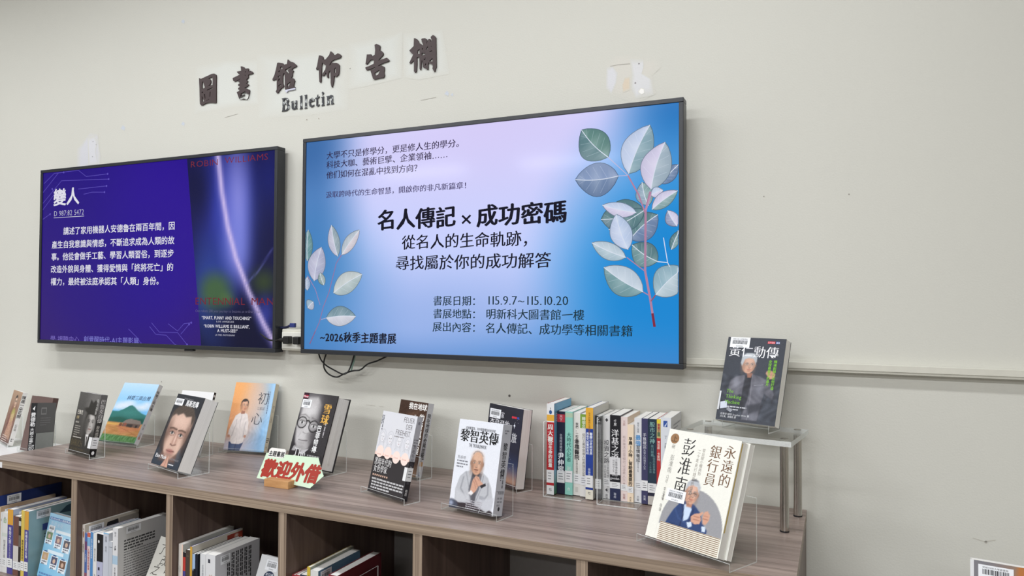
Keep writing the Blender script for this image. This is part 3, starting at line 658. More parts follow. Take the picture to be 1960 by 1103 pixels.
def art_right(cv, t):
    X0, Z0, YP = -1.6115+.0125, 1.2475+.0145, -.0775
    def S(px, py):
        p = at_y(px, py, YP); return (p[0]-X0, p[2]-Z0)
    W, H = cv.w, cv.h
    ops = [('f', (196, 204, 250)), ('g', (0, 0), (0, H/W), (98, 146, 214), (205, 206, 252)), ('e', .40, .40, .62, .42, (203, 211, 255), .6, .95),
           ('e', .52, .60, .45, .20, (214, 204, 246), .35, .9), ('e', 0, .42, .13, .5, (62, 116, 180), .2, .85), ('e', 0, .56, .1, .1, (50, 98, 158), .16, .7), ('e', .0, .08, .22, .24, (52, 128, 190), .30, .8),
           ('e', 1.0, .56, .10, .12, (40, 112, 184), .18, .95), ('e', 1.0, .10, .26, .36, (14, 132, 208), .30, .95), ('e', .5, -.02, 1.2, .045, (76, 124, 190), .09, .6), ('e', .78, .0, .3, .07, (70, 142, 212), .12, .6), ('e', .40, .09, .28, .1, (140, 170, 226), .2, .6)]
    cv.raster(0, 0, W, H, 96, 54, ops, L=0)
    def leaf(b, tp, wd, ca, cb, L=2, vein=(214, 222, 236), clip=W-.002):
        b, tp = Vector(S(*b)), Vector(S(*tp)); wd = wd/560
        d = tp-b; n = Vector((-d.y, d.x)).normalized(); N = 12
        prof = [math.sin(math.pi*(i/N)**.92)**.78 if 0 < i < N else 0 for i in range(N+1)]
        mid = [b+d*(i/N)+n*wd*.06*math.sin(math.pi*i/N) for i in range(N+1)]
        cl = lambda p: (min(max(p.x, .001), clip), min(p.y, H-.002))
        for s_, cc in ((1, ca), (-1, cb)):
            e = [mid[i]+n*s_*prof[i]*wd*.5 for i in range(N+1)]
            pts = [cl(p) for p in mid]+[cl(p) for p in e]
            cols = [mix(cc, (255, 255, 255), .10+.10*math.sin(i*1.3)) for i in range(N+1)]+[mix(cc, (30, 50, 70), .10) for i in range(N+1)]
            cv.items.append((np.array(pts), [(i, i+1, N+2+i, N+1+i) for i in range(N)], cols, L))
            cv.line([cl(p) for p in e], .0016, mix(cc, (40, 60, 80), .55), L+1)
            for k in (3, 5, 7, 9): cv.line([cl(mid[k]), cl(mid[min(N, k+2)]+n*s_*prof[min(N-1, k+2)]*wd*.40)], .0011, mix(cc, vein, .38), L+1)
        cv.line([cl(p) for p in mid], .0020, vein, L+2)
    T, SL, PALE, LAV, GR = (92, 128, 134), (112, 134, 170), (200, 212, 238), (214, 208, 234), (140, 170, 172)
    for li, a in enumerate([((1266, 352), (1299, 315), 22, SL, SL), ((1296, 433), (1278, 403), 20, (150, 158, 190), LAV), ((1285, 478), (1301, 441), 14, T, GR),
              ((1235, 405), (1150, 420), 54, (110, 138, 150), T), ((1206, 458), (1259, 411), 44, T, SL), ((1234, 402), (1165, 440), 30, T, T),
              ((1164, 301), (1113, 249), 50, T, (96, 136, 130)), ((1184, 337), (1101, 344), 52, SL, (132, 152, 190)), ((1203, 333), (1244, 239), 48, PALE, (140, 170, 182)),
              ((1241, 394), (1229, 349), 26, (150, 172, 190), GR), ((1246, 363), (1273, 272), 46, LAV, (164, 182, 196)), ((1246, 374), (1269, 364), 16, PALE, LAV), ((1248, 401), (1297, 365), 22, LAV, GR),
              ((1218, 407), (1153, 393), 22, LAV, PALE), ((1202, 478), (1179, 410), 34, PALE, (190, 206, 234)), ((1198, 493), (1133, 465), 26, (176, 198, 210), (192, 208, 220)),
              ((1259, 501), (1210, 469), 38, (116, 152, 156), T), ((1231, 559), (1156, 512), 44, (120, 158, 164), (196, 210, 224)), ((1255, 565), (1312, 512), 46, (150, 182, 196), (186, 204, 214))]):
        leaf(*a, L=2+3*li)
    def stem(pts, w, c=(176, 128, 158), L=66): cv.line([tuple(S(*p)) for p in pts], w/560, c, L)
    stem([(1253, 626), (1245, 574), (1235, 519), (1236, 403), (1245, 367)], 3.4); stem([(1253, 626), (1249, 600)], 3.8, (128, 40, 62), 68)
    stem([(1202, 336), (1223, 374), (1235, 408)], 2.2); stem([(1164, 301), (1202, 336)], 1.1, (190, 180, 210)); stem([(1184, 337), (1202, 336)], 1.1, (190, 180, 210))
    stem([(1200, 493), (1234, 519)], 1.4); stem([(1259, 501), (1278, 503), (1282, 511)], 1.3, (214, 222, 240)); stem([(1270, 455), (1278, 503)], 1.3, (206, 216, 240)); stem([(1231, 559), (1243, 566)], 1.5); stem([(1255, 565), (1246, 577)], 1.8, (150, 80, 100))
    stem([(1236, 403), (1246, 372)], 2.2, (190, 150, 180))
    P2, G2 = (196, 196, 216), (150, 168, 178)
    for li, a in enumerate([((646, 491), (634, 431), 26, P2, G2), ((654, 488), (688, 440), 24, (186, 196, 206), (214, 206, 214)), ((601, 538), (615, 473), 40, (190, 190, 214), (176, 178, 204)), ((620, 546), (612, 522), 16, (140, 162, 160), (160, 176, 176)),
              ((638, 561), (693, 525), 38, (198, 206, 206), (178, 194, 196)), ((624, 609), (681, 606), 36, (124, 152, 164), (206, 208, 220)), ((588, 500), (590, 440), 26, (112, 150, 160), (104, 146, 150)), ((588, 556), (588, 530), 16, (170, 180, 204), (160, 176, 204)), ((589, 590), (600, 578), 22, (150, 176, 196), (176, 184, 204))]):
        leaf(*a, L=2+3*li)
    stem([(593, 659), (612, 616), (619, 588), (630, 560), (644, 504), (654, 488)], 1.7, (146, 116, 160)); stem([(613, 584), (604, 554), (589, 528)], 1.3, (160, 130, 170)); stem([(615, 612), (624, 609)], 1.1, (180, 170, 200)); stem([(593, 659), (604, 634)], 2, (120, 60, 100))
    NV, BK, GN = (44, 30, 66), (18, 18, 34), (22, 48, 58)
    def tx(s, a, b, em, col, sty):
        x0, y0 = S(*a); x1, y1 = S(*b)
        cv.text(s, x0, (y0+y1)/2, em/595, col, sty, L=72, width=x1-x0)
    tx('大學不只是修學分，更是修人生的學分。', (625, 302), (889, 281), 15.5, NV, 'k'); tx('科技大咖、藝術巨擘、企業領袖……', (625, 321), (858, 302), 15.5, NV, 'k'); tx('他们如何在混亂中找到方向？', (625, 341), (807, 327), 15.5, NV, 'k')
    tx('汲取跨時代的生命智慧，開啟你的非凡新篇章！', (624, 377), (902, 361), 13.5, (64, 56, 100), 'k')
    tx('名人傳記', (722, 437), (873, 431), 40, BK, 'K'); cv.line([S(885, 428), S(901, 412)], .006, BK, 72); cv.line([S(885, 413), S(901, 428)], .0062, BK, 73); tx('成功密碼', (912, 430), (1086, 423), 40, BK, 'K')
    tx('從名人的生命軌跡，', (769, 474), (1030, 469), 28, BK, 'k'); tx('尋找屬於你的成功解答', (757, 514), (1056, 511), 28, BK, 'k')
    tx('書展日期：', (829, 584), (922, 583), 18.5, GN, 'k'); tx('115.9.7~115.10.20', (931, 584), (1089, 584), 22, GN, 'm')
    tx('書展地點：', (829, 608), (922, 609), 18.5, GN, 'k'); tx('明新科大圖書館一樓', (930, 609), (1119, 612), 19, GN, 'k')
    tx('展出內容：', (828, 633), (922, 635), 18.5, GN, 'k'); tx('名人傳記、成功學等相關書籍', (929, 636), (1212, 643), 19.5, GN, 'k')
    tx('~2026秋季主題書展', (613, 655), (759, 654), 21, BK, 'K')

def art_left(cv, t):
    ox, oz = .0125, .0145
    c, s = math.cos(.0146), math.sin(.0146)
    def S(px, py):      # pixel -> screen plane of the slightly turned set
        d = _ray(px, py); o = (0, -DCAM); n = (-s, c)      # plane through (-2.9767, 0) shifted 0.0765 towards the room
        p0 = (TVL[0]-(-.0768)*s, TVL[1]+(-.0768)*c)
        k = ((p0[0]-o[0])*n[0]+(p0[1]-o[1])*n[1])/(d[0]*n[0]+d[1]*n[1])
        x, y, z = o[0]+d[0]*k, o[1]+d[1]*k, CZ+d[2]*k
        return ((x-TVL[0])*c+(y-TVL[1])*s-ox, z-TVL[2]-oz)
    W, H = cv.w, cv.h
    a, b = S(358, 302), S(385, 664)
    ops = [('f', (36, 14, 126)), ('g', (0, 0), (0, H/W), (48, 24, 110), (34, 12, 126)), ('e', .12, .06, .3, .2, (52, 30, 102), .3, .6), ('e', .55, .35, .25, .3, (44, 14, 148), .3, .8), ('e', .3, .2, .3, .25, (34, 12, 134), .3, .6)]
    cv.raster(0, 0, W, H, 40, 24, ops, L=0)
    # the poster on the right third: a plain glow of blue light with a bright curving streak
    pw = W-b[0]; q = lambda px, py: tuple((S(px, py)[0]-a[0]+.0)/(W-a[0]) if i == 0 else S(px, py)[1]/(W-a[0]) for i in (0, 1))
    Q = q
    ops = [('f', (16, 18, 54)), ('g', (0, 0), (.2, 1.2), (12, 14, 44), (22, 22, 74)),
           ('e', *Q(420, 400), .30, .55, (44, 52, 150), .5, .9), ('e', *Q(385, 560), .3, .42, (48, 74, 158), .4, .75), ('e', *Q(452, 420), .2, .36, (92, 108, 216), .4, .8), ('e', *Q(452, 380), .11, .44, (150, 150, 226), .26, .7), ('e', *Q(446, 480), .14, .2, (126, 136, 222), .3, .7),
           ('e', *Q(512, 350), .1, .2, (30, 38, 120), .3, .8), ('e', *Q(500, 470), .12, .4, (20, 24, 66), .3, .7), ('e', *Q(372, 360), .14, .26, (14, 16, 50), .24, .7),
           ('e', *Q(395, 560), .2, .16, (70, 102, 52), .2, .85), ('e', *Q(502, 540), .14, .1, (58, 74, 40), .2, .8), ('e', *Q(420, 575), .08, .05, (96, 128, 62), .1, .6), ('e', *Q(440, 620), .3, .14, (14, 16, 46), .3, .9), ('e', *Q(505, 600), .1, .12, (60, 70, 170), .2, .7),
           ('l', [Q(416, 292), Q(419, 360), Q(427, 430), Q(440, 492), Q(466, 560), Q(500, 625), Q(530, 668)], .05, (150, 140, 218), .75, .14), ('l', [Q(417, 292), Q(421, 370), Q(429, 435), Q(443, 495), Q(469, 560), Q(502, 622), Q(530, 662)], .035, (226, 206, 244), .9, .06),
           ('l', [Q(462, 545), Q(490, 520), Q(520, 478)], .01, (120, 122, 210), .6, .03)]
    nx = 44; ny = 76; x0 = a[0]-.0; gw = W-x0
    gx, gy = np.meshgrid(np.linspace(0, 1, nx+1), np.linspace(0, H/gw, ny+1))
    C = paint(gx, gy, ops).reshape(-1, 3); Y = gy.ravel()*gw
    edge = a[0]+(b[0]-a[0])*(1-Y/H)                      # slanted left border
    X = edge+gx.ravel()*(W-edge)
    cv.items.append((np.stack([X, Y], 1), [(j*(nx+1)+i, j*(nx+1)+i+1, (j+1)*(nx+1)+i+1, (j+1)*(nx+1)+i) for j in range(ny) for i in range(nx)], C, 1))
    LN = (96, 82, 186)
    for pts in ([(80, 372), (112, 331), (150, 326), (165, 338), (206, 333)], [(80, 392), (118, 346), (208, 343)], [(84, 352), (104, 332), (122, 330)], [(82, 402), (104, 372), (100, 362)], [(160, 372), (176, 368), (200, 368)], [(150, 362), (204, 356)], [(82, 420), (96, 410)], [(290, 618), (305, 636), (340, 637), (358, 660)], [(322, 620), (340, 634), (352, 620), (366, 618)], [(286, 625), (298, 640), (318, 642), (336, 661)], [(346, 640), (362, 621)], [(246, 630), (262, 646), (270, 658)]):
        cv.line([S(*p) for p in pts], .0019, LN, 2)
        e = S(*pts[-1]); cv.ell(e[0], e[1], .004, .004, LN, 2, 10)
    WT, GY = (222, 221, 232), (196, 196, 214)
    def tx(s_, p0, p1, em, col, sty):
        u, v = S(*p0), S(*p1)
        cv.text(s_, u[0], (u[1]+v[1])/2, em/470, col, sty, L=6, width=v[0]-u[0])
    tx('變人', (102, 391), (152, 388), 34, WT, 'B'); tx('D 987:82 5472', (103, 414), (161, 411), 14.5, GY, 'l')
    u, v = S(103, 417), S(161, 414); cv.rect(u[0], (u[1]+v[1])/2-.001, v[0], (u[1]+v[1])/2+.0012, GY, 6)
    tx('講述了家用機器人安德魯在兩百年間，因', (121, 447), (335, 440), 15.2, WT, 'b'); tx('產生自我意識與情感，不斷追求成為人類的故', (99, 474), (334, 467), 15.2, WT, 'b'); tx('事。他從會做手工藝、學習人類習俗，到逐步', (98, 497), (333, 492), 15.2, WT, 'b')
    tx('改造外貌與身體、獲得愛情與「終將死亡」的', (97, 521), (332, 518), 15.2, WT, 'b'); tx('權力，最終被法庭承認其「人類」身份。', (97, 545), (312, 544), 15.2, WT, 'b')
    tx('學-視聽中心', (96, 654), (152, 656), 13.5, (120, 104, 190), 'n'); tx('創覺醒時代-AI主題影展', (160, 656), (266, 658), 13.5, (126, 124, 208), 'n')
    RD = (126, 40, 48)
    tx('ROBIN', (364, 321), (418, 316), 15, RD, 'l'); tx('WILLIAMS', (430, 313), (514, 306), 15, RD, 'l'); tx('ENTENNIAL', (373, 583), (470, 584), 17, (112, 34, 50), 'n'); tx('MAN', (480, 584), (525, 584), 17, (112, 34, 50), 'n')
    tx('One robots 200 year journey to become an ordinary man.', (374, 598), (500, 599), 6.5, (104, 100, 134), 'l')
    tx('“SMART, FUNNY AND TOUCHING!”', (386, 611), (481, 613), 7.6, WT, 'b'); tx('“ROBIN WILLIAMS IS BRILLIANT,', (390, 627), (478, 629), 7.4, WT, 'b'); tx('A MUST-SEE!”', (416, 636), (455, 637), 7.4, WT, 'b'); tx('LOS ANGELES', (414, 617), (448, 618), 4, GY, 'n'); tx('LA TIMES, PHOTOGRAPHY', (412, 643), (450, 644), 4, GY, 'n')
TVL = (-2.9767, -.0718+.081, 1.2425)
television('television showing a dark violet slide beside a blue film poster, left of the pair', TVL, .0146, 1.2319, .7065, art_left, 'bump')
television('television showing a pale blue book fair notice with leaf sprays, right of the pair', (-1.6115, 0, 1.2475), 0, 1.2485, .708, art_right, 'side')
# ------------------------------------------------------------------ books
def emit_front(cv, mb, w, y=0.0): cv.emit(mb, lambda u, v, d: (u-w/2, y-d, v), 0)
def emit_right(cv, mb, w): cv.emit(mb, lambda u, v, d: (w/2+d, u, v), 0)
def emit_left(cv, mb, w): cv.emit(mb, lambda u, v, d: (-w/2-d, u, v), 0)

class Book:
    """a book standing on its tail: w across the side that faces us (front), t deep, h tall.
    boards: which of front/back/left/right carry cover board; the rest shows page edges"""
    def __init__(s, label, w, h, t, loc, yaw, tilt, boards, col, group=None, bt=.0012, over=0.0, page=(226, 223, 214)):
        # loc is the lower left front corner
        c, sn = math.cos(yaw), math.sin(yaw)
        s.w, s.h, s.t = w, h, t
        s.root = thing('book', label, 'book', (loc[0]+c*w/2, loc[1]+sn*w/2, loc[2]), yaw, tilt, group)
        s.boards, s.bt, s.col = boards, bt, col
        s.cov = MB(); x0, x1 = -w/2, w/2
        if 'F' in boards: s.cov.box(x0, x1, 0, bt, 0, h, 0, col)
        if 'B' in boards: s.cov.box(x0, x1, t-bt, t, 0, h, 0, col)
        yb0, yb1 = (bt if 'F' in boards else 0), (t-bt if 'B' in boards else t)
        if 'L' in boards: s.cov.box(x0, x0+bt, yb0, yb1, 0, h, 0, col)
        if 'R' in boards: s.cov.box(x1-bt, x1, yb0, yb1, 0, h, 0, col)
        g = 2e-4
        i = lambda k: bt+g if k in boards else over+.0006
        s.pg = MB().box(x0+i('L'), x1-i('R'), i('F'), t-i('B'), over+.0004, h-over-.0006)
        s.pagecol = page
        s.pgart = None
    def front(s): return Canvas(s.w, s.h)
    def side(s): return Canvas(s.t, s.h)
    def done(s, front=None, right=None, left=None, stamp=None):
        if front: emit_front(front, s.cov, s.w)
        if right: emit_right(right, s.cov, s.w)
        if left: emit_left(left, s.cov, s.w)
        s.cov.build('cover', PRINT, s.root)
        s.pg.build('page_block', PAGES, s.root)
        return s
    def sticker(s, x, y, w, h, side='F', ang=0.0, num='0256850'):
        cv = Canvas(s.w, s.h); cv.barcode(x, y, w, h, num, L=12, ang=ang); mb = MB()
        (emit_front if side == 'F' else emit_right)(cv, mb, s.w)
        tag(mb.build('barcode_sticker', PRINT, s.root), 'white library barcode sticker')
        return s
    def call_label(s, y0, y1, side='F', wrap=0.0):
        """white call-number label on the spine"""
        mb = MB(); cv = Canvas(s.w, s.h)
        W = s.w if side == 'F' else s.t
        cv.rect(0 if side == 'F' else .0002, y0, W-.0002, y1, (228, 229, 230), 10)
        q = random.Random(int(y0*1e4))
        for k in range(3): cv.rect(W*.2, y1-(y1-y0)*(.28+.22*k), W*(.62+.2*q.random()), y1-(y1-y0)*(.22+.22*k), (120, 122, 126), 11)
        if side == 'F': emit_front(cv, mb, s.w)
        else: emit_right(cv, mb, s.w)
        if wrap:
            c2 = Canvas(s.w, s.h); c2.rect(s.w-wrap, y0, s.w+.0003, y1, (228, 229, 230), 10); emit_front(c2, mb, s.w)
        tag(mb.build('spine_label', PRINT, s.root), 'white call number label')
        return s
    def stamp(s, txt, y1, y0, side='R', col=(120, 112, 128)):
        """library stamp along the page edges"""
        cv = Canvas(s.t, s.h); n = len(txt); sz = (y1-y0)/n
        cv.text(txt, s.t*.5, y1, sz, col, 'n', vert=True, L=1, sx=min(.7, s.t*.45/sz))
        cv.emit(s.pg, lambda u, v, d: (s.w/2-.0006-s_over(s)+d, u, v), 1, base=5e-5)
        return s
def s_over(s): return s.over if hasattr(s, 'over') else 0.0

def stand(label, w, yaw, loc, t, tilt, hs=.12, lip=.017, z=ZT, zb=None, sx=0.0, wx=.022, group='clear acrylic book stands'):
    """bent acrylic sheet: low lip in front, floor plate, upright at the rear that the book leans on"""
    zb = (loc[2]-z) if zb is None else zb
    c, sn = math.cos(yaw), math.sin(yaw)
    r = thing('book_stand', label, 'book stand', (loc[0]+c*w/2, loc[1]+sn*w/2, z), yaw, 0, group)
    b = (hs-zb+t*math.sin(tilt))/math.cos(tilt)
    yr = b*math.sin(tilt)+t*math.cos(tilt)+.001
    mb = MB(); x0, x1 = -w/2-wx/2+sx, w/2+wx/2+sx
    mb.sheet([(-.0012, lip), (-.0012, .0006), (yr, .0006), (yr, hs)][::-1], .0024, x0, x1) if False else mb.sheet([(-.0040, lip), (-.0040, .0004), (yr+.0026, .0004), (yr+.0026, hs)], .0024, x0, x1)
    mb.build('bent_sheet', [ACR, ACRE], r)
    return r

def unit(cv_w):                      # picture ops use the cover width as unit
    return cv_w

SKIN = (206, 166, 146)
POSE = {
 'A': (-2.3529, -.3581, -.1935, .1846, .1446, .2001, .0210), 'B': (-2.4086, -.2069, .0648, .4914, .1673, .2234, .0184),
 'C': (-1.9088, -.3999, -.2651, .3824, .1669, .2187, .0453), 'D': (-1.9034, -.1215, .1536, .2909, .1576, .2316, .0207),
 'E': (-1.5322, -.2338, -.1839, .3162, .1544, .2212, .0536), 'F': (-1.1516, -.3471, -.3346, .2415, .1471, .2154, .0185),
 'G': (-1.2328, -.1288, -.3234, .2235, .1283, .2143, .0220), 'H': (-.8771, -.3922, -.2096, .1928, .1370, .2149, .0362),
 'I': (-.9373, -.0919, -.4914, .1329, .1569, .2155, .0324), 'J': (-.3782, -.4235, -.4719, .3628, .1831, .2337, .0229),
 'C2': (-2.063, -.2145, .0015, .3073, .1471, .2092, .0093), 'K': (-.2775, -.1173, -.3368, .3343, .1502, .2133, .0295),
 'L1': (-3.1251, -.1222, -.3292, .2306, .1371, .2103, .0169)}
def posed(k, label, boards, col, z=ZT, **kw):
    x, y, yaw, ti, w, h, t = POSE[k]
    zz = z+.004+(.0415 if k == 'J' else t)*math.sin(ti)
    b = Book(label, w, h, t, (x, y, zz), yaw, ti, boards, col, **kw)
    b.loc = (x, y, zz); b.yaw = yaw; b.tilt = ti
    return b
def stand_for(b, label, z=ZT, **kw): return stand(label, b.w, b.yaw, b.loc, b.t, b.tilt, z=z, **kw)
G_TOP = 'books displayed on acrylic stands on the bookcase'

# A  black-and-white portrait of a man in a tall hat
b = posed('A', 'black and white biography of a man in a dark hat, at the far left', 'FBR', (58, 56, 54), group=G_TOP)
c = b.front(); W, H = b.w, b.h; k = H/W
ops = [('f', (70, 68, 66)), ('g', (0, k), (0, 0), (84, 83, 82), (40, 38, 36)), ('e', .78, .95, .35, .6, (120, 118, 116), .4, .7), ('p', [(0, 0), (1, 0), (1, .34), (.0, .42)], (44, 40, 34), .1)]
ops += [('p', [(.45, .15), (.98, .1), (1, .55), (.76, .62), (.55, .55)], (40, 39, 38), .08)]
ops += face_ops(.74, .74, .21, .27, (176, 172, 168), (52, 50, 48), 'short', .15, dark=.75)
ops += [('p', [(.64, .47), (.80, .47), (.74, .20)], (226, 224, 222), .03), ('p', [(.70, .42), (.76, .42), (.75, .2)], (60, 58, 58), .02), ('e', .74, .98, .36, .07, (34, 33, 32), .04, 1, -.1), ('p', [(.52, .97), (.98, .93), (.93, 1.2), (.80, 1.24), (.72, 1.18), (.6, 1.24)], (40, 39, 38), .04), ('e', .58, .7, .12, .3, (30, 29, 28), .12, .6), ('n', 3)]
c.raster(0, 0, W, H, 60, 84, ops)
for y, n, s_, co in ((.128, '巴魯克', .0155, (214, 210, 200)), (.112, '自傳', .011, (176, 160, 120)), (.098, '華爾街孤狼', .006, (190, 186, 178))): c.text(n, .010, y, s_, co, 'b', sx=.8)
c.lines(.012, .088, .05, 5, .007, .0032, (150, 146, 138)); c.lines(.012, .052, .11, 1, .006, .003, (190, 186, 180), seed=4)
c.text('BARUCH', .008, .024, .030, (96, 86, 62), 'm', sx=.62); c.text('MY OWN STORY', .012, .010, .012, (92, 82, 60), 'n', sx=.9)
c.text('股市孤狼', W*.92, .185, .013, (205, 203, 200), 'm', vert=True)
c.rect(0, .0002, .012, .006, (20, 20, 20), 2)
s_ = b.side(); s_.rect(0, 0, b.t, H, (100, 99, 98), 1); s_.rect(0, 0, b.t, .12, (62, 60, 58), 2); s_.rect(0, 0, b.t, .024, (20, 20, 21), 3)
s_.text('巴魯克自傳', b.t*.5, .185, .0155, (222, 220, 216), 'm', vert=True); s_.text('股市孤狼', b.t*.5, .10, .011, (200, 196, 186), 'n', vert=True); s_.ell(b.t*.5, .012, .0045, .006, (230, 230, 230), 5)
b.done(c, s_); b.call_label(.026, .062, 'R', wrap=.02)
stand_for(b, 'clear acrylic stand under the black and white biography of the hatted man')

# B  landscape
b = posed('B', 'pale blue hardback with a painted green mountain, farmhouse and rice field', 'FBR', (214, 216, 220), group=G_TOP, bt=.0025, over=.002)
c = b.front(); W, H = b.w, b.h; k = H/W
ops = [('f', (150, 200, 240)), ('g', (0, k), (0, .62), (186, 216, 244), (112, 186, 238)),
       ('e', .28, .83, .24, .07, (226, 232, 240), .14, .9), ('e', .16, .77, .2, .05, (220, 228, 238), .12, .9), ('e', .42, .88, .12, .05, (214, 226, 240), .1, .8), ('e', .80, .80, .2, .06, (230, 234, 240), .14, .9), ('e', .9, .87, .1, .05, (214, 226, 240), .1, .8), ('e', .66, .76, .16, .04, (214, 226, 240), .1, .8),
       ('p', [(0, .40), (1, .40), (1, .63), (.86, .66), (.72, .72), (.58, .80), (.50, .83), (.44, .82), (.30, .73), (.18, .68), (0, .68)], (52, 118, 112), .02), ('p', [(0, .42), (1, .42), (1, .56), (.6, .52), (.3, .56), (0, .53)], (40, 96, 84), .06), ('e', .5, .66, .2, .06, (66, 136, 128), .2, .6),
       ('p', [(0, .13), (1, .13), (1, .43), (0, .44)], (196, 142, 88), .02), ('w', .13, .43, 14, 14, 60), ('p', [(0, .42), (.6, .40), (.3, .37), (0, .38)], (222, 176, 96), .03), ('p', [(.3, .38), (1, .36), (1, .3), (.5, .2)], (206, 128, 92), .06, .6), ('l', [(.28, .36), (.6, .28), (1, .16)], .012, (170, 104, 70), .7), ('l', [(.1, .3), (.5, .2)], .01, (174, 112, 72), .6),
       ('p', [(.45, .36), (.94, .34), (.95, .43), (.46, .45)], (112, 92, 84), .01), ('p', [(.42, .43), (.98, .42), (.90, .50), (.62, .53), (.50, .50)], (138, 126, 118), .01), ('p', [(.58, .35), (.74, .345), (.74, .41), (.58, .415)], (66, 58, 56), .01), ('p', [(.82, .345), (.88, .345), (.88, .4), (.82, .4)], (58, 52, 50), .01), ('e', .40, .39, .045, .035, (120, 72, 56), .02), ('e', .52, .40, .04, .04, (150, 90, 74), .02),
       ('p', [(0, 0), (1, 0), (1, .15), (0, .17)], (92, 138, 84), .04), ('w', 0, .16, 22, 60, 30), ('p', [(0, 0), (1, 0), (1, .02), (0, .03)], (70, 92, 66), .02), ('n', 2)]
c.raster(0, 0, W, H, 70, 92, ops)
c.text('林榮三與台灣', W*.26, H*.715, .0185, (70, 92, 120), 'k', width=W*.66, skew=.12)
s_ = b.side(); s_.rect(0, 0, b.t, H, (208, 206, 208), 1); s_.text('林榮三與台灣', b.t*.5, H*.90, .0128, (70, 66, 68), 'b', vert=True); s_.text('吳三連', b.t*.5, H*.34, .007, (120, 116, 116), 'n', vert=True); s_.text('出版', b.t*.5, H*.2, .008, (110, 106, 110), 'n', vert=True); s_.ell(b.t*.5, H*.11, .005, .006, (190, 140, 130), 3)
b.done(c, s_)
stand_for(b, 'clear acrylic stand under the blue landscape hardback', hs=.105, wx=.03)

# C  close-up of a face over pressed fingertips
b = posed('C', 'thick black biography with a close-up face above pressed fingertips', 'FBL', (36, 38, 44), group=G_TOP)
c = b.front(); W, H = b.w, b.h; k = H/W
sk = (196, 164, 148); dk = (92, 70, 62)
ops = [('f', (40, 43, 50)), ('g', (0, 0), (0, k), (30, 32, 40), (44, 47, 54)),
       ('p', [(.0, 0), (1, 0), (1, .16), (.86, .36), (.7, .22), (.25, .2), (.08, .32), (0, .26)], (42, 52, 66), .04), ('p', [(.62, .10), (.84, .36), (.9, .2)], (62, 76, 92), .05), ('p', [(.2, .1), (.8, .1), (.78, .3), (.22, .3)], (92, 70, 64), .1),
       ('p', [(.10, .78), (.10, .98), (.24, 1.10), (.52, 1.15), (.80, 1.08), (.93, .92), (.93, .72), (.8, .9), (.3, .9)], (74, 66, 62), .05),
       ('p', [(.11, .90), (.10, .62), (.15, .44), (.26, .26), (.42, .15), (.60, .15), (.76, .27), (.88, .48), (.92, .70), (.90, .90), (.74, .98), (.36, .98)], sk, .05)]
ops += [('e', .16, .55, .10, .30, dk, .18, .7), ('e', .87, .55, .09, .32, dk, .16, .7), ('e', .5, .84, .25, .10, (226, 194, 178), .3, .7), ('e', .3, .42, .10, .1, (222, 188, 170), .2, .5), ('e', .72, .40, .1, .12, (222, 190, 172), .2, .5), ('e', .5, .18, .2, .06, (148, 116, 104), .14, .7),
        ('p', [(.10, .86), (.14, 1.02), (.3, 1.1), (.52, 1.14), (.78, 1.07), (.93, .9), (.88, .78), (.80, .95), (.62, .92), (.46, .98), (.3, .92), (.2, .96)], (78, 68, 62), .05), ('w', .9, 1.16, 6, 70, 40)]
for ex, ey in ((.33, .60), (.66, .585)):
    ops += [('e', ex, ey+.03, .14, .06, (140, 104, 92), .1, .6), ('l', [(ex-.13, ey+.075), (ex-.02, ey+.088), (ex+.13, ey+.072)], .03, (84, 64, 56), .85), ('e', ex, ey, .072, .022, (204, 196, 190), .03), ('e', ex, ey+.003, .032, .027, (60, 72, 78), .02), ('e', ex, ey+.003, .016, .016, (20, 22, 24), .015), ('l', [(ex-.1, ey+.004), (ex, ey+.034), (ex+.1, ey+.0)], .012, (60, 40, 36), .9), ('l', [(ex-.09, ey-.035), (ex, ey-.05), (ex+.09, ey-.035)], .01, (128, 92, 82), .6)]
ops += [('p', [(.46, .62), (.56, .62), (.62, .42), (.54, .385), (.42, .40)], (170, 130, 116), .06, .6), ('e', .52, .5, .025, .1, (228, 198, 184), .05, .7), ('l', [(.41, .405), (.5, .385), (.62, .41)], .022, (96, 64, 56), .7),
        ('e', .5, .285, .13, .03, (158, 104, 98), .04), ('e', .5, .262, .1, .022, (178, 124, 116), .03), ('l', [(.36, .284), (.5, .278), (.64, .288)], .012, (84, 50, 48), .9), ('e', .5, .225, .1, .02, (150, 112, 100), .06, .7),
        ('p', [(.36, 0), (.44, .12), (.50, .20), (.54, .19), (.58, .10), (.62, 0)], (196, 152, 134), .02), ('l', [(.50, .19), (.50, .0)], .012, (128, 88, 76), .8), ('l', [(.42, .06), (.47, .14)], .01, (150, 108, 94), .7), ('n', 2.5)]
c.raster(0, 0, W, H, 76, 100, ops)
c.text('馬斯克傳', W*.42, H*.855, .020, (232, 232, 234), 'B', sx=.95); c.text('Walter Isaacson', W*.3, H*.935, .008, (150, 150, 154), 'n'); c.text('Elon Musk', W*.06, H*.10, .0155, (236, 236, 238), 'b', sx=1.0); c.text('WALTER ISAACSON', W*.62, H*.11, .0075, (150, 150, 156), 'n', sx=.7); c.lines(W*.62, H*.05, W*.95, 1, .006, .003, (220, 220, 224))
b.stamp('明新科技大學圖書館藏', H*.86, H*.14); b.done(c)
b.sticker(W*.02, H*.84, .050, .021, num='0256831')
stand_for(b, 'clear acrylic stand under the thick black close-up biography', hs=.12)
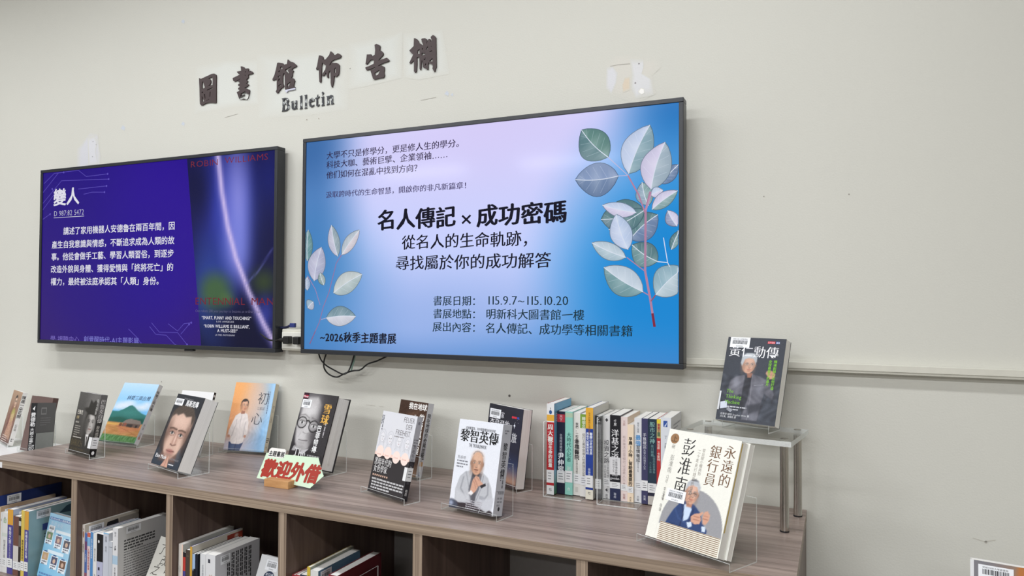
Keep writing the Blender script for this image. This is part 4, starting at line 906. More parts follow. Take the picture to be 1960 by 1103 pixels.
# C2 white book behind it
b = posed('C2', 'white book with a black emblem at its spine top, half hidden behind the close-up biography', 'FBR', (226, 226, 226), group=G_TOP)
c = b.front(); c.rect(0, 0, b.w, b.h, (232, 232, 232), 1); c.lines(.02, b.h-.018, .07, 1, .006, .0025, (170, 170, 170)); c.text('人生', .02, .12, .02, (90, 90, 90), 'n')
s_ = b.side(); s_.rect(0, 0, b.t, b.h, (224, 224, 222), 1); s_.rect(0, b.h-.024, b.t, b.h, (24, 22, 22), 3); s_.ell(b.t/2, b.h-.012, .0032, .004, (220, 214, 210), 4)
b.done(c, s_); stand_for(b, 'clear acrylic stand under the white book behind the close-up biography', hs=.125)

# D  orange and blue cover with a man in a white shirt
b = posed('D', 'orange to blue book with a standing man in a white shirt', 'FBR', (200, 214, 232), group=G_TOP)
c = b.front(); W, H = b.w, b.h; k = H/W
ops = [('f', (176, 202, 232)), ('g', (.15, 0), (.95, .25), (196, 176, 184), (140, 192, 236)), ('e', .18, 1.15, .55, .75, (240, 166, 92), .7, .95), ('e', .05, .5, .35, .5, (222, 158, 116), .5, .8), ('e', .55, .95, .25, .7, (206, 190, 190), .4, .6), ('g', (0, .28), (0, 0), (176, 190, 214), (166, 196, 230), .0), ('e', .08, .05, .3, .22, (196, 196, 212), .3, .8), ('p', [(.9, 0), (1, 0), (1, k), (.94, k)], (170, 208, 240), .1, .8)]
ops += [('p', [(.12, 0), (.40, 0), (.46, .18), (.10, .18)], (62, 76, 112), .015), ('l', [(.27, 0), (.28, .14)], .02, (40, 48, 76), .8), ('e', .2, .06, .05, .08, (84, 98, 132), .08, .7),
        ('p', [(.24, .80), (.36, .82), (.44, .78), (.50, .62), (.52, .38), (.47, .32), (.44, .17), (.36, .14), (.18, .14), (.13, .18), (.12, .30), (.05, .32), (.05, .42), (.11, .62), (.15, .74)], (226, 216, 212), .015),
        ('l', [(.14, .3), (.2, .55), (.2, .66)], .012, (160, 148, 148), .7), ('l', [(.43, .3), (.42, .5), (.43, .62)], .012, (160, 150, 154), .7), ('l', [(.30, .78), (.29, .15)], .008, (176, 166, 166), .8), ('w', .15, .76, 7, 46, 20), ('e', .07, .30, .03, .03, (190, 140, 118), .02), ('e', .47, .31, .03, .03, (190, 140, 118), .02), ('p', [(.27, .78), (.37, .79), (.36, .88), (.28, .88)], (160, 106, 84), .02)]
ops += face_ops(.325, .97, .088, .125, (212, 156, 122), (54, 40, 34), 'short', .25)
ops += [('n', 2)]
c.raster(0, 0, W, H, 80, 110, ops)
c.text('初', W*.615, H*.70, .046, (44, 48, 62), 'l'); c.text('心', W*.545, H*.40, .046, (44, 48, 62), 'l'); c.text('江振誠', W*.645, H*.605, .0125, (110, 104, 112), 'l', sx=.8); c.lines(-H*.88, W*.90, -H*.55, 2, .006, .0028, (96, 112, 140), vert=True)
s_ = b.side(); s_.rect(0, 0, b.t, H, (216, 208, 186), 1); s_.text('初心', b.t*.5, H*.68, .012, (120, 112, 100), 'l', vert=True); s_.text('江振誠', b.t*.5, H*.52, .007, (130, 120, 108), 'n', vert=True); s_.lines(.003, H*.2, b.t*.85, 3, .006, .003, (90, 84, 76)); s_.text('平', b.t*.3, H*.06, .007, (110, 100, 90))
b.done(c, s_); stand_for(b, 'clear acrylic stand under the orange and blue book', hs=.125, wx=.03)

# E  bespectacled old man in black and white
b = posed('E', 'thick black hardback with a black and white face in round dark glasses', 'FBL', (44, 42, 44), group=G_TOP, bt=.003, over=.003)
c = b.front(); W, H = b.w, b.h; k = H/W
ops = [('f', (54, 51, 54)), ('e', .34, 1.22, .34, .2, (150, 148, 150), .3, .9), ('p', [(.02, .75), (.1, .45), (.2, .32), (.36, .28), (.52, .36), (.62, .6), (.66, .9), (.62, 1.22), (.45, 1.36), (.2, 1.34), (.08, 1.1)], (186, 183, 184), .08),
       ('e', .70, .9, .14, .5, (54, 51, 54), .3, .95), ('e', .60, .62, .14, .22, (70, 67, 70), .24, .8), ('e', .28, 1.08, .2, .12, (214, 212, 213), .25, .8), ('e', .22, .58, .12, .1, (206, 204, 205), .2, .7), ('e', .46, .95, .1, .06, (150, 147, 148), .12, .6), ('e', .42, .74, .06, .16, (120, 117, 118), .12, .6), ('p', [(.3, .84), (.4, .84), (.44, .66), (.36, .62), (.26, .65)], (204, 202, 203), .06, .7), ('l', [(.26, .655), (.33, .635), (.42, .645)], .02, (110, 107, 108), .6), ('e', .345, .70, .07, .07, (198, 196, 197), .06, .6),
       ('l', [(.19, .50), (.3, .495), (.44, .505)], .02, (92, 88, 90), .75), ('e', .3, .45, .12, .025, (160, 157, 158), .05, .7), ('l', [(.20, .64), (.15, .55)], .016, (140, 136, 138), .4), ('l', [(.47, .64), (.53, .53)], .02, (104, 100, 102), .5), ('e', .32, .36, .14, .05, (150, 147, 148), .08, .6)]
for ex, ey in ((.16, .84), (.52, .79)):
    ring = [(ex+.135*math.cos(a), ey+.11*math.sin(a)) for a in np.linspace(0, 2*math.pi, 17)]
    ops += [('e', ex, ey, .12, .09, (170, 168, 169), .08, .7), ('e', ex, ey, .06, .025, (226, 224, 225), .03), ('e', ex, ey, .026, .026, (40, 38, 40), .02), ('l', [(ex-.08, ey+.03), (ex, ey+.045), (ex+.08, ey+.025)], .014, (70, 66, 68), .9), ('l', ring, .022, (26, 24, 26), .95)]
ops += [('l', [(.28, .88), (.34, .89), (.40, .85)], .03, (26, 24, 26), .95), ('l', [(.08, .98), (.2, 1.0), (.34, .94)], .03, (110, 106, 108), .5), ('l', [(.42, .95), (.56, .92), (.66, .86)], .03, (100, 96, 98), .5),
        ('p', [(0, 0), (1, 0), (1, .25), (.5, .33), (.34, .26), (.1, .38), (0, .42)], (46, 43, 46), .04), ('p', [(.30, .24), (.36, .31), (.55, .36), (.42, .24)], (190, 188, 190), .015), ('p', [(.06, .28), (.1, .38), (.22, .36), (.16, .28)], (168, 166, 168), .02), ('n', 3)]
c.raster(0, 0, W, H, 76, 104, ops)
c.rect(0, H*.905, W*.16, H, (52, 24, 40), 3); c.rect(W*.01, H*.93, W*.15, H*.965, (178, 40, 66), 4); c.text('Money', W*.015, H*.935, .0085, (245, 240, 242), 'b', sx=.9)
c.text('雪球', W*.79, H*.88, .032, (226, 176, 84), 'M', vert=True, sx=1.1); c.text('巴菲特傳', W*.70, H*.58, .0205, (236, 236, 236), 'B', vert=True); c.lines(-H*.62, W*.85, -H*.30, 1, .006, .005, (170, 166, 170), vert=True); c.rect(W*.60, H*.235, W*.80, H*.24, (150, 148, 150), 4)
c.text('The', W*.14, H*.115, .040, (214, 213, 214), 'm', sx=.85); c.text('Snowball', W*.14, H*.02, .040, (214, 213, 214), 'm', sx=.8); c.lines(W*.55, H*.165, W*.9, 2, .007, .004, (150, 148, 150))
b.stamp('明新科技大學圖書館藏', H*.78, H*.1); b.done(c); b.sticker(W*.02, H*.79, .042, .026, num='0256828', ang=0)
stand_for(b, 'clear acrylic stand under the thick black hardback with the man in glasses', hs=.125)

# F  line-drawn women, black lower half
b = posed('F', 'book with four line-drawn women over a black lower half', 'FBR', (212, 214, 220), group=G_TOP)
c = b.front(); W, H = b.w, b.h; hb = H*.465
c.rect(0, 0, W, H, (216, 217, 223), 1); c.rect(0, 0, W, hb, (50, 47, 50), 2)
c.rect(0, hb-.002, W, hb+.006, (238, 206, 194), 3)
for i, x in enumerate((.14, .37, .63, .87)):
    c.ell(W*x, hb+.008+(.0 if i < 2 else -.006), .0155, .0160, (243, 221, 212), 4)
    hx, hy = W*x-.001, hb+.046-(i*.002)
    c.ell(hx, hy, .0095, .0135, (224, 224, 229), 5)
    for r, cc in ((1.0, (150, 150, 158)), (1.5, (176, 176, 184))):
        c.line([(hx+.0095*r*math.cos(a), hy+.0135*r*math.sin(a)+.002*(r-1)) for a in np.linspace(-.9 if r > 1 else 0, math.pi+.9 if r > 1 else 2*math.pi, 16)], .0005, cc, 6)
    for s2 in (-1, 1): c.line([(hx+s2*.004-.002, hy+.002), (hx+s2*.004+.0016, hy+.0022)], .0011, (70, 66, 72), 7)
    c.line([(hx-.001, hy-.006), (hx+.003, hy-.0058)], .0011, (150, 80, 84), 7); c.line([(hx, hy+.001), (hx+.0012, hy-.003)], .0004, (140, 138, 146), 7)
    c.line([(hx-.013, hb+.020), (hx-.006, hy-.013), (hx-.004, hy-.02)], .0005, (160, 160, 168), 6); c.line([(hx+.013, hb+.018), (hx+.007, hy-.012)], .0005, (160, 160, 168), 6)
    c.text('ABCD'[i]+'rendt', W*x-.010, hb-.001, .0055, (216, 150, 130), 'n', L=7)
for i, tt in enumerate(('FEUER', 'DER', 'FREIHEIT')):
    wd = (.046, .028, .062)[i]; c.text(tt, W*.955-wd-.004*i, H*.905-.0175*i, .0195, (104, 98, 100), 'l', width=wd)
c.lines(W*.46, H*.718, W*.93, 1, .005, .002, (130, 124, 126)); c.lines(-H*.95, W*.06, -H*.76, 2, .006, .0032, (96, 98, 108), vert=True)
c.text('黑暗年代的', W*.04, hb-.0255, .0205, (232, 232, 232), 'm', sx=.72); c.text('女哲學家', W*.05, hb-.0445, .0205, (232, 232, 232), 'm', sx=.72)
for i in range(8): c.rect(W*.06+i*.0085, hb-.056, W*.06+i*.0085+.005, hb-.0515, (206, 172, 152), 5)
c.lines(W*.06, hb-.0635, W*.56, 1, .006, .004, (214, 214, 214)); c.lines(W*.07, .036, W*.98, 4, .0075, .0042, (190, 190, 192), seed=3)
s_ = b.side(); s_.rect(0, 0, b.t, H, (176, 176, 182), 1); s_.rect(0, 0, b.t, hb, (40, 38, 42), 2); s_.ell(b.t*.5, H*.92, .0035, .0045, (130, 130, 138), 3); s_.lines(.003, H*.72, b.t*.9, 3, .007, .003, (120, 120, 126)); s_.text('黑暗年代的女哲學家', b.t*.5, H*.66, .0112, (84, 82, 90), 'm', vert=True); s_.text('思想家', b.t*.5, hb-.012, .0085, (180, 180, 180), 'n', vert=True); s_.text('商周', b.t*.5, .03, .0085, (220, 220, 220), 'n', vert=True)
b.done(c, s_); b.call_label(.050, .084, 'R', wrap=.012); stand_for(b, 'clear acrylic stand under the book with the line-drawn women', hs=.115, sx=-.005, wx=.04)

# G  behind it, dark brown cover
b = posed('G', 'dark brown book with bold white title, behind the book of line-drawn women', 'FBR', (206, 206, 208), group=G_TOP)
c = b.front(); W, H = b.w, b.h; k = H/W
ops = [('f', (66, 46, 36)), ('e', .35, 1.2, .5, .5, (112, 78, 56), .6, .8), ('w', .3, 1.6, 16, 30, 22), ('e', .2, 1.5, .3, .2, (50, 34, 28), .2, .8), ('e', .45, .95, .3, .35, (176, 132, 104), .3, .9), ('g', (0, .3), (0, 0), (70, 50, 40), (200, 160, 120), .5), ('n', 5)]
c.raster(0, 0, W, H, 60, 90, ops)
c.text('我在地球', W*.34, H*.895, .0205, (240, 238, 234), 'B', width=W*.64); c.text('的奇異旅程', W*.86, H*.84, .0235, (240, 238, 234), 'B', vert=True); c.text('天才', W*.62, H*.82, .011, (226, 222, 216), 'b', vert=True)
s_ = b.side(); s_.rect(0, 0, b.t, H, (210, 210, 212), 1); s_.text('我在地球的奇異旅程', b.t*.5, H*.86, .0142, (52, 48, 48), 'b', vert=True); s_.text('保羅', b.t*.5, H*.34, .008, (100, 98, 98), 'n', vert=True); s_.rect(.004, H*.15, .018, H*.21, (196, 160, 124), 3); s_.lines(.004, H*.25, .018, 2, .006, .003, (60, 60, 62)); s_.text('大塊', b.t*.5, H*.08, .007, (90, 110, 150), 'n', vert=True)
b.done(c, s_); stand_for(b, 'clear acrylic stand under the dark brown book', hs=.125)

# H  white cover, man in a grey jacket, clasped hands
b = posed('H', 'white book with a man in a pale grey jacket resting chin on clasped hands', 'FBR', (226, 229, 236), group=G_TOP)
c = b.front(); W, H = b.w, b.h; k = H/W
jk = (186, 188, 194); jd = (132, 134, 142)
ops = [('f', (226, 229, 237)), ('p', [(.12, .0), (.98, 0), (.98, .06), (.86, .12), (.5, .16), (.12, .14)], (52, 44, 50), .03), ('e', .06, .05, .14, .1, (70, 74, 90), .05), ('e', .04, .08, .05, .04, (170, 180, 204), .06, .8),
       ('p', [(.42, .70), (.28, .66), (.17, .56), (.10, .34), (.11, .16), (.20, .11), (.5, .14), (.84, .04), (.96, .12), (.97, .24), (.90, .46), (.80, .62), (.66, .70)], jk, .02),
       ('p', [(.45, .70), (.54, .30), (.58, .13), (.50, .13), (.40, .36)], (98, 98, 106), .03), ('p', [(.55, .70), (.66, .66), (.64, .4), (.56, .2)], (112, 112, 120), .03), ('p', [(.44, .62), (.56, .62), (.58, .2), (.5, .14)], (88, 88, 96), .03),
       ('l', [(.26, .56), (.22, .36), (.36, .22)], .03, jd, .6), ('l', [(.82, .52), (.84, .34), (.74, .2)], .03, jd, .6), ('l', [(.3, .66), (.4, .42), (.5, .15)], .014, jd, .8), ('l', [(.7, .64), (.68, .42), (.6, .2)], .014, jd, .8), ('p', [(.66, .30), (.80, .28), (.79, .22), (.66, .24)], (160, 162, 170), .01), ('p', [(.12, .34), (.2, .3), (.42, .26), (.44, .16), (.14, .13)], (198, 200, 206), .05, .8), ('p', [(.98, .3), (.9, .28), (.68, .22), (.7, .1), (.96, .08)], (196, 198, 206), .05, .8)]
ops += [('p', [(.44, .70), (.62, .70), (.60, .60), (.46, .60)], (70, 66, 70), .02)]
ops += face_ops(.525, .83, .135, .20, (204, 158, 132), (84, 76, 72), 'bald', -.05, dark=.7)
ops += [('e', .525, .95, .115, .09, (216, 176, 150), .12, .8), ('l', [(.42, .98), (.46, 1.03), (.53, 1.045), (.6, 1.02), (.64, .97)], .02, (110, 96, 90), .5), ('p', [(.44, .30), (.45, .42), (.47, .54), (.53, .62), (.60, .61), (.64, .55), (.72, .50), (.68, .44), (.62, .46), (.57, .36), (.51, .30)], (206, 160, 138), .015), ('l', [(.50, .58), (.56, .5), (.6, .44)], .012, (146, 100, 84), .8), ('l', [(.47, .54), (.53, .48), (.56, .4)], .012, (150, 104, 88), .7), ('l', [(.55, .6), (.62, .54)], .01, (150, 104, 88), .7), ('p', [(.64, .46), (.76, .52), (.78, .48), (.68, .42)], (44, 42, 48), .01), ('p', [(.40, .3), (.46, .36), (.52, .32), (.48, .27)], (230, 228, 230), .015), ('n', 2)]
c.raster(0, 0, W, H, 80, 120, ops)
c.text('從億萬富翁，到中國最懼怕的批評者', W*.17, H*.895, .008, (60, 60, 66), 'n', width=W*.68); c.text('黎智英傳', W*.06, H*.765, .033, (26, 26, 30), 'M', width=W*.88); c.text('THE TROUBLEMAKER', W*.29, H*.70, .0115, (70, 72, 80), 'b', width=W*.40)
c.text('馬振德', W*.06, H*.555, .009, (110, 112, 120), 'l'); c.lines(W*.06, H*.53, W*.32, 3, .007, .0032, (130, 132, 140)); c.lines(W*.38, H*.115, W*.74, 5, .0048, .0022, (176, 172, 180), seed=5)
c.line([(W*.68, .0), (W*.72, H*.06)], .0016, (170, 170, 176), 5)
s_ = b.side(); s_.rect(0, 0, b.t, H, (196, 198, 206), 1); s_.text('黎智英傳', b.t*.5, H*.80, .0205, (58, 58, 64), 'M', vert=True, sx=.9); s_.lines(.010, H*.93, b.t*.75, 2, .006, .003, (120, 122, 130)); s_.lines(-H*.50, b.t*.65, -H*.30, 2, .009, .0045, (104, 106, 114), vert=True); s_.rect(.004, H*.262, b.t*.9, H*.266, (90, 92, 100), 3); s_.text('馬振德', b.t*.25, H*.235, .008, (110, 112, 120), 'n'); s_.lines(.010, H*.19, b.t*.8, 3, .008, .0045, (150, 152, 160)); s_.ell(b.t*.55, H*.075, .004, .005, (40, 40, 46), 3)
b.done(c, s_); stand_for(b, 'clear acrylic stand under the white book with the man in a grey jacket', hs=.125, sx=-.004, wx=.036)

# I  starry night cover
b = posed('I', 'thick dark starry-sky book behind the white grey-jacket book', 'FBL', (42, 42, 52), group=G_TOP)
c = b.front(); W, H = b.w, b.h; k = H/W
ops = [('f', (42, 42, 54)), ('g', (0, .62), (0, .1), (44, 44, 60), (70, 92, 150)), ('e', .75, .02, .6, .22, (206, 150, 110), .4, .9), ('e', .7, .0, .5, .07, (60, 46, 50), .08, .9), ('e', .3, 1.2, .5, .3, (38, 38, 46), .4, .7)]
c.raster(0, 0, W, H, 40, 60, ops)
c.text('AI科學家', W*.06, H*.845, .019, (224, 224, 230), 'm', width=W*.42); c.text('李飛飛的', W*.06, H*.70, .030, (232, 232, 236), 'm', width=W*.60); c.text('視界之旅', W*.30, H*.57, .03, (232, 232, 236), 'm', width=W*.6)
c.rect(W*.70, H*.865, W*.84, H*.89, (206, 52, 70), 4); c.rect(W*.85, H*.865, W*.91, H*.89, (60, 80, 170), 4)
st = [(.80, .78), (.78, .783), (.82, .783)]
c.poly([(W*.80, H*.815), (W*.808, H*.785), (W*.83, H*.775), (W*.808, H*.765), (W*.80, H*.735), (W*.792, H*.765), (W*.77, H*.775), (W*.792, H*.785)], (236, 240, 248), 5)
q = random.Random(4)
for i in range(26): c.ell(W*q.uniform(.05, .97), H*q.uniform(.2, .97), .0006, .0006, (226, 230, 240), 5, 8)
b.stamp('明新科技大學圖書館藏', H*.72, H*.1); b.done(c); b.sticker(W*.04, H*.82, .052, .026, num='0256846')
stand_for(b, 'clear acrylic stand under the dark starry-sky book', hs=.125)

# J  the two-volume cream set in front
b = posed('J', 'cream book in front with a grey arch picture of a man in a blue suit', 'FBL', (230, 229, 220), group=G_TOP)
c = b.front(); W, H = b.w, b.h; k = H/W
cr = (232, 231, 222); nv = (44, 66, 112)
def moved(ops, sy, dy, dx=0.0):
    """the same picture strokes, squeezed and shifted"""
    out = []
    for op in ops:
        if op[0] in ('p', 'l'): out.append((op[0], [(p[0]+dx, p[1]*sy+dy) for p in op[1]])+op[2:])
        elif op[0] == 'e': out.append(('e', op[1]+dx, op[2]*sy+dy, op[3], op[4]*sy)+op[5:])
        else: out.append(op)
    return out
arch = [(.15, .18)]+[(.57+.42*math.cos(a), .22+.43*math.sin(a)) for a in np.linspace(math.pi, 0, 26)]+[(.99, .18)]
ops = [('f', cr), ('p', arch, (150, 150, 154), .008)]+moved([('p', [(.22, .24), (.26, .36), (.31, .47), (.38, .57), (.46, .61), (.58, .58), (.68, .50), (.72, .40), (.80, .33), (.80, .24)], nv, .015), ('p', [(.25, .26), (.30, .30), (.6, .28), (.56, .25)], (30, 46, 84), .04), ('l', [(.40, .58), (.45, .44), (.44, .3)], .014, (28, 40, 74), .8), ('l', [(.58, .54), (.55, .4), (.54, .28)], .014, (28, 40, 74), .7), ('l', [(.33, .48), (.40, .38), (.56, .33)], .02, (62, 88, 140), .5),
       ('p', [(.44, .56), (.52, .58), (.55, .52), (.53, .40), (.47, .36)], (196, 212, 234), .012), ('p', [(.52, .36), (.58, .38), (.60, .33), (.55, .30)], (206, 220, 238), .01), ('p', [(.72, .36), (.77, .37), (.78, .31), (.74, .30)], (206, 220, 238), .01), ('p', [(.45, .62), (.55, .62), (.54, .54), (.47, .54)], (178, 128, 106), .02)], .92, -.06)
ops += moved(face_ops(.505, .705, .088, .118, (208, 160, 136), (190, 192, 196), 'side', .1, glasses=((120, 110, 108), .05)), 1.0, -.115)
ops += moved([('p', [(.42, .74), (.42, .82), (.48, .865), (.56, .86), (.61, .79), (.59, .74), (.575, .80), (.5, .815), (.45, .79)], (178, 182, 188), .02), ('p', [(.45, .845), (.52, .875), (.57, .85), (.52, .85)], (70, 72, 80), .015, .8)], 1.0, -.115)
ops += moved([('p', [(.57, .35), (.56, .41), (.60, .45), (.66, .47), (.70, .50), (.71, .48), (.68, .44), (.70, .40), (.69, .35), (.63, .33)], (208, 158, 134), .012), ('p', [(.73, .36), (.71, .44), (.72, .50), (.76, .52), (.80, .48), (.80, .42), (.77, .36)], (206, 156, 132), .012), ('l', [(.72, .46), (.78, .46)], .008, (160, 108, 90), .8), ('l', [(.72, .42), (.78, .42)], .008, (160, 108, 90), .7), ('l', [(.60, .42), (.67, .42)], .008, (160, 108, 90), .7), ('l', [(.60, .385), (.68, .385)], .008, (160, 108, 90), .7), ('n', 1.5)], .92, -.03)
c.raster(0, 0, W, H, 92, 118, ops)
c.rect(W*.17, 0, W*.99, W*.205, (230, 225, 210), 2)
for i in range(10): c.rect(W*.17, .0025+i*.0037, W*.985, .0038+i*.0037, (122, 92, 66), 4)
c.rect(W*.13, 0, W*.1325, H, (214, 212, 202), 3)
c.ell(W*.105, H*.915, .0112, .0112, (150, 112, 76), 4); c.text('上', W*.105-.0078, H*.915-.006, .0155, (60, 42, 28), 'n', L=6); c.text('冊', W*.085, H*.825, .0095, (110, 104, 98), 'l')
c.text('彭淮南', W*.33, H*.945, .041, (38, 36, 38), 'm', vert=True, sx=.82); c.text('永遠的', W*.885, H*.945, .029, (110, 78, 52), 'm', vert=True, sx=.98); c.text('銀行員', W*.70, H*.925, .029, (110, 78, 52), 'm', vert=True, sx=.98)
c.text('從台銀小櫃員到', W*.545, H*.875, .0082, (130, 120, 110), 'l', vert=True); c.text('二十年央行總裁的傳奇人生', W*.485, H*.86, .0098, (130, 120, 110), 'l', vert=True, sx=.8)
c.text('彭淮南', W*.13, H*.765, .0135, (116, 112, 108), 'l', vert=True, sx=.85); c.text('口述 李崇謙 執筆', W*.125, H*.575, .0088, (120, 116, 112), 'l', vert=True, sx=.8)
c.lines(-H*.4, W*.13, -H*.3, 1, .006, .004, (150, 146, 140), vert=True)
b.done(c)
tag(MB().box(b.w/2-.0005, b.w/2-.0001, .0032, .0062, .05, b.h-.004).build('cover_flap', plain('ochre_flap', (196, 168, 84), .5), b.root), 'ochre folded flap')
b.sticker(W*.165, H*.355, .049, .025, num='0256850', ang=0)
stJ = stand('clear acrylic stand under the cream two-volume set', b.w, b.yaw, b.loc, .0415, b.tilt, hs=.128, wx=.05, sx=.004)
# second volume directly behind
t2 = .0165; dn = b.t+.0006
R = Matrix.Rotation(b.yaw, 4, 'Z') @ Matrix.Rotation(-b.tilt, 4, 'X')
off = R @ Vector((.005, dn, .0012))
v2 = Book('matching cream second volume directly behind the arch picture book', b.w, b.h, t2, (b.loc[0]+off.x, b.loc[1]+off.y, b.loc[2]+off.z), b.yaw, b.tilt, 'FBL', (232, 231, 224), group=G_TOP)
c = v2.front(); c.rect(0, 0, v2.w, v2.h, (234, 233, 226), 1); c.text('彭淮南', v2.w*.33, v2.h*.945, .041, (38, 36, 38), 'm', vert=True, sx=.82); v2.stamp('明新科技大學圖書館', v2.h*.7, v2.h*.15, col=(170, 166, 176)); v2.done(c)

# K  on the riser
rz = 1.100
P1, P2 = at_z(1501.7, 1018, ZT), at_z(1523.5, 988, ZT)
ryaw = math.atan2(P2[1]-P1[1], P2[0]-P1[0])-math.pi/2-.03
rs = thing('display_riser', 'clear acrylic riser on brushed steel legs at the right end of the bookcase', 'riser', (P1[0], P1[1], ZT), ryaw)
pw, pd, dl = .262, .192, .1415
MB().box(.021-pw, .021, -.030, -.030+pd, rz-ZT, rz-ZT+.012, mats=[0, 0, 1, 1, 1, 1]).build('plate', [ACR, ACRE], rs, bevel=.002)
for x in (0, .042-pw):
    for y in (0, dl):
        lg = MB().cyl((x, y, .0035), (x, y, rz-ZT-.0004), .0098, n=24).build('leg', STEEL, rs, smooth=True)
        tag(MB().cyl((x, y, .0002), (x, y, .0034), .0104, n=24).build('foot_pad', BLACK, lg), 'black rubber foot')
        MB().cyl((x, y, rz-ZT+.0122), (x, y, rz-ZT+.0135), .0085, n=20).build('screw_cap', STEEL, lg)
KZ = rz+.0124
b = posed('K', 'black book with a white-haired man in a leather jacket, up on the riser', 'FBL', (40, 44, 54), z=KZ+.006, group=G_TOP)
c = b.front(); W, H = b.w, b.h; k = H/W
lj = (92, 92, 102); ld_ = (44, 46, 56)
ops = [('f', (46, 51, 62)), ('e', .6, .6, .5, .6, (52, 58, 70), .6, .7),
       ('p', [(.40, .02), (.70, .0), (.74, .20), (.78, .36), (.80, .60), (.84, .70), (.92, .62), (.96, .44), (.90, .36), (.86, .5), (.80, .40), (.74, .3)], ld_, .03),
       ('p', [(.14, .56), (.16, .68), (.24, .74), (.36, .78), (.50, .80), (.62, .78), (.72, .74), (.80, .72), (.86, .62), (.92, .50), (.90, .42), (.82, .46), (.76, .50), (.72, .30), (.70, .05), (.44, .04), (.42, .36), (.36, .46), (.26, .40), (.18, .42)], lj, .03),
       ('p', [(.40, .78), (.52, .78), (.50, .40), (.44, .10), (.38, .30)], (34, 36, 46), .03), ('w', .05, .78, 16, 28, 22), ('l', [(.52, .80), (.54, .4), (.53, .05)], .012, (136, 136, 146), .7), ('l', [(.58, .62), (.72, .64)], .012, (170, 170, 178), .7), ('e', .26, .64, .06, .08, (150, 152, 164), .1, .7), ('e', .66, .56, .06, .12, (128, 130, 142), .12, .6), ('e', .62, .12, .1, .06, (120, 122, 134), .1, .6), ('p', [(.5, .28), (.72, .34), (.72, .22), (.54, .14)], (40, 42, 52), .06, .8),
       ('p', [(.74, .83), (.75, .87), (.80, .885), (.86, .87), (.90, .82), (.88, .76), (.82, .74), (.78, .78)], (200, 150, 126), .012), ('l', [(.76, .87), (.82, .80)], .008, (140, 96, 80), .8), ('l', [(.80, .88), (.85, .80)], .008, (140, 96, 80), .8), ('l', [(.84, .87), (.87, .80)], .008, (140, 96, 80), .7), ('p', [(.42, .82), (.52, .82), (.50, .74), (.44, .74)], (150, 104, 86), .02)]
ops += face_ops(.43, .955, .112, .145, (204, 158, 134), (176, 182, 188), 'side', .15, glasses=((150, 140, 134), .04))
ops += [('p', [(.29, .98), (.30, 1.09), (.37, 1.15), (.48, 1.155), (.56, 1.09), (.56, 1.0), (.53, 1.07), (.44, 1.09), (.36, 1.06), (.32, .93)], (182, 188, 194), .02), ('e', .42, 1.12, .09, .025, (210, 214, 218), .06, .8), ('n', 2)]
c.raster(0, 0, W, H, 90, 126, ops)
c.text('黃仁勳傳', W*.05, H*.775, .032, (240, 240, 244), 'm', width=W*.86); c.rect(W*.70, H*.935, W*.825, H*.965, (204, 40, 62), 4); c.text('天下文化', W*.705, H*.94, .0048, (250, 240, 240), 'n', width=W*.115, L=7); c.rect(W*.835, H*.935, W*.90, H*.965, (40, 74, 160), 4); c.text('遠見', W*.84, H*.94, .0048, (250, 250, 250), 'n', L=7)
c.text('輝達創辦人如何打造', W*.875, H*.745, .0078*1.05, (126, 196, 40), 'b', vert=True); c.text('全球最搶手的晶片', W*.79, H*.745, .0078*1.05, (126, 196, 40), 'b', vert=True)
for i, tt in enumerate(('The', 'Thinking', 'Machine')): c.text(tt, W*.12, H*.325-i*.0135, .0135, (122, 190, 48), 'm', sx=.85)
c.lines(W*.17, H*.165, W*.5, 2, .0065, .003, (190, 192, 198)); c.text('史蒂芬·威特 Stephen Witt 著', W*.07, H*.065, .0058, (220, 222, 226), 'n', width=W*.5); c.text('洪士美、謝儀霏 譯', W*.07, H*.035, .0058, (220, 222, 226), 'n', width=W*.28)
c.poly([(W*.05, H*.13), (W*.17, H*.15), (W*.15, H*.23), (W*.04, H*.21)], (206, 212, 226), 5); c.poly([(W*.16, H*.13), (W*.24, H*.10), (W*.27, H*.125), (W*.19, H*.16)], (150, 154, 164), 5); c.rect(.0002, H*.12, W*.03, H*.34, (216, 218, 222), 4)
b.stamp('明新科技大學圖書館藏', H*.84, H*.1, col=(130, 126, 140)); b.done(c); b.sticker(W*.05, H*.875, .052, .0265, num='0256866')
kst = thing('book_stand', 'small clear acrylic easel under the black book on the riser', 'book stand', (b.loc[0]+math.cos(b.yaw)*b.w/2, b.loc[1]+math.sin(b.yaw)*b.w/2, KZ), b.yaw, 0, 'clear acrylic book stands')
mb = MB(); mb.sheet([(-.0042, .020), (-.0042, .0004), (.062, .0004), (.075, .075)], .003, -.055, .062); mb.sheet([(-.0043, .020), (-.0043, .012)], .0028, -b.w/2-.004, b.w/2-.012)
mb.add([(.062, -.0045, .0), (.062, -.0045, .003), (b.w/2-.012, -.0045, .020), (b.w/2-.012, -.0045, .017)], [(0, 1, 2, 3)], 1)
mb.build('bent_sheet', [ACR, ACRE], kst)

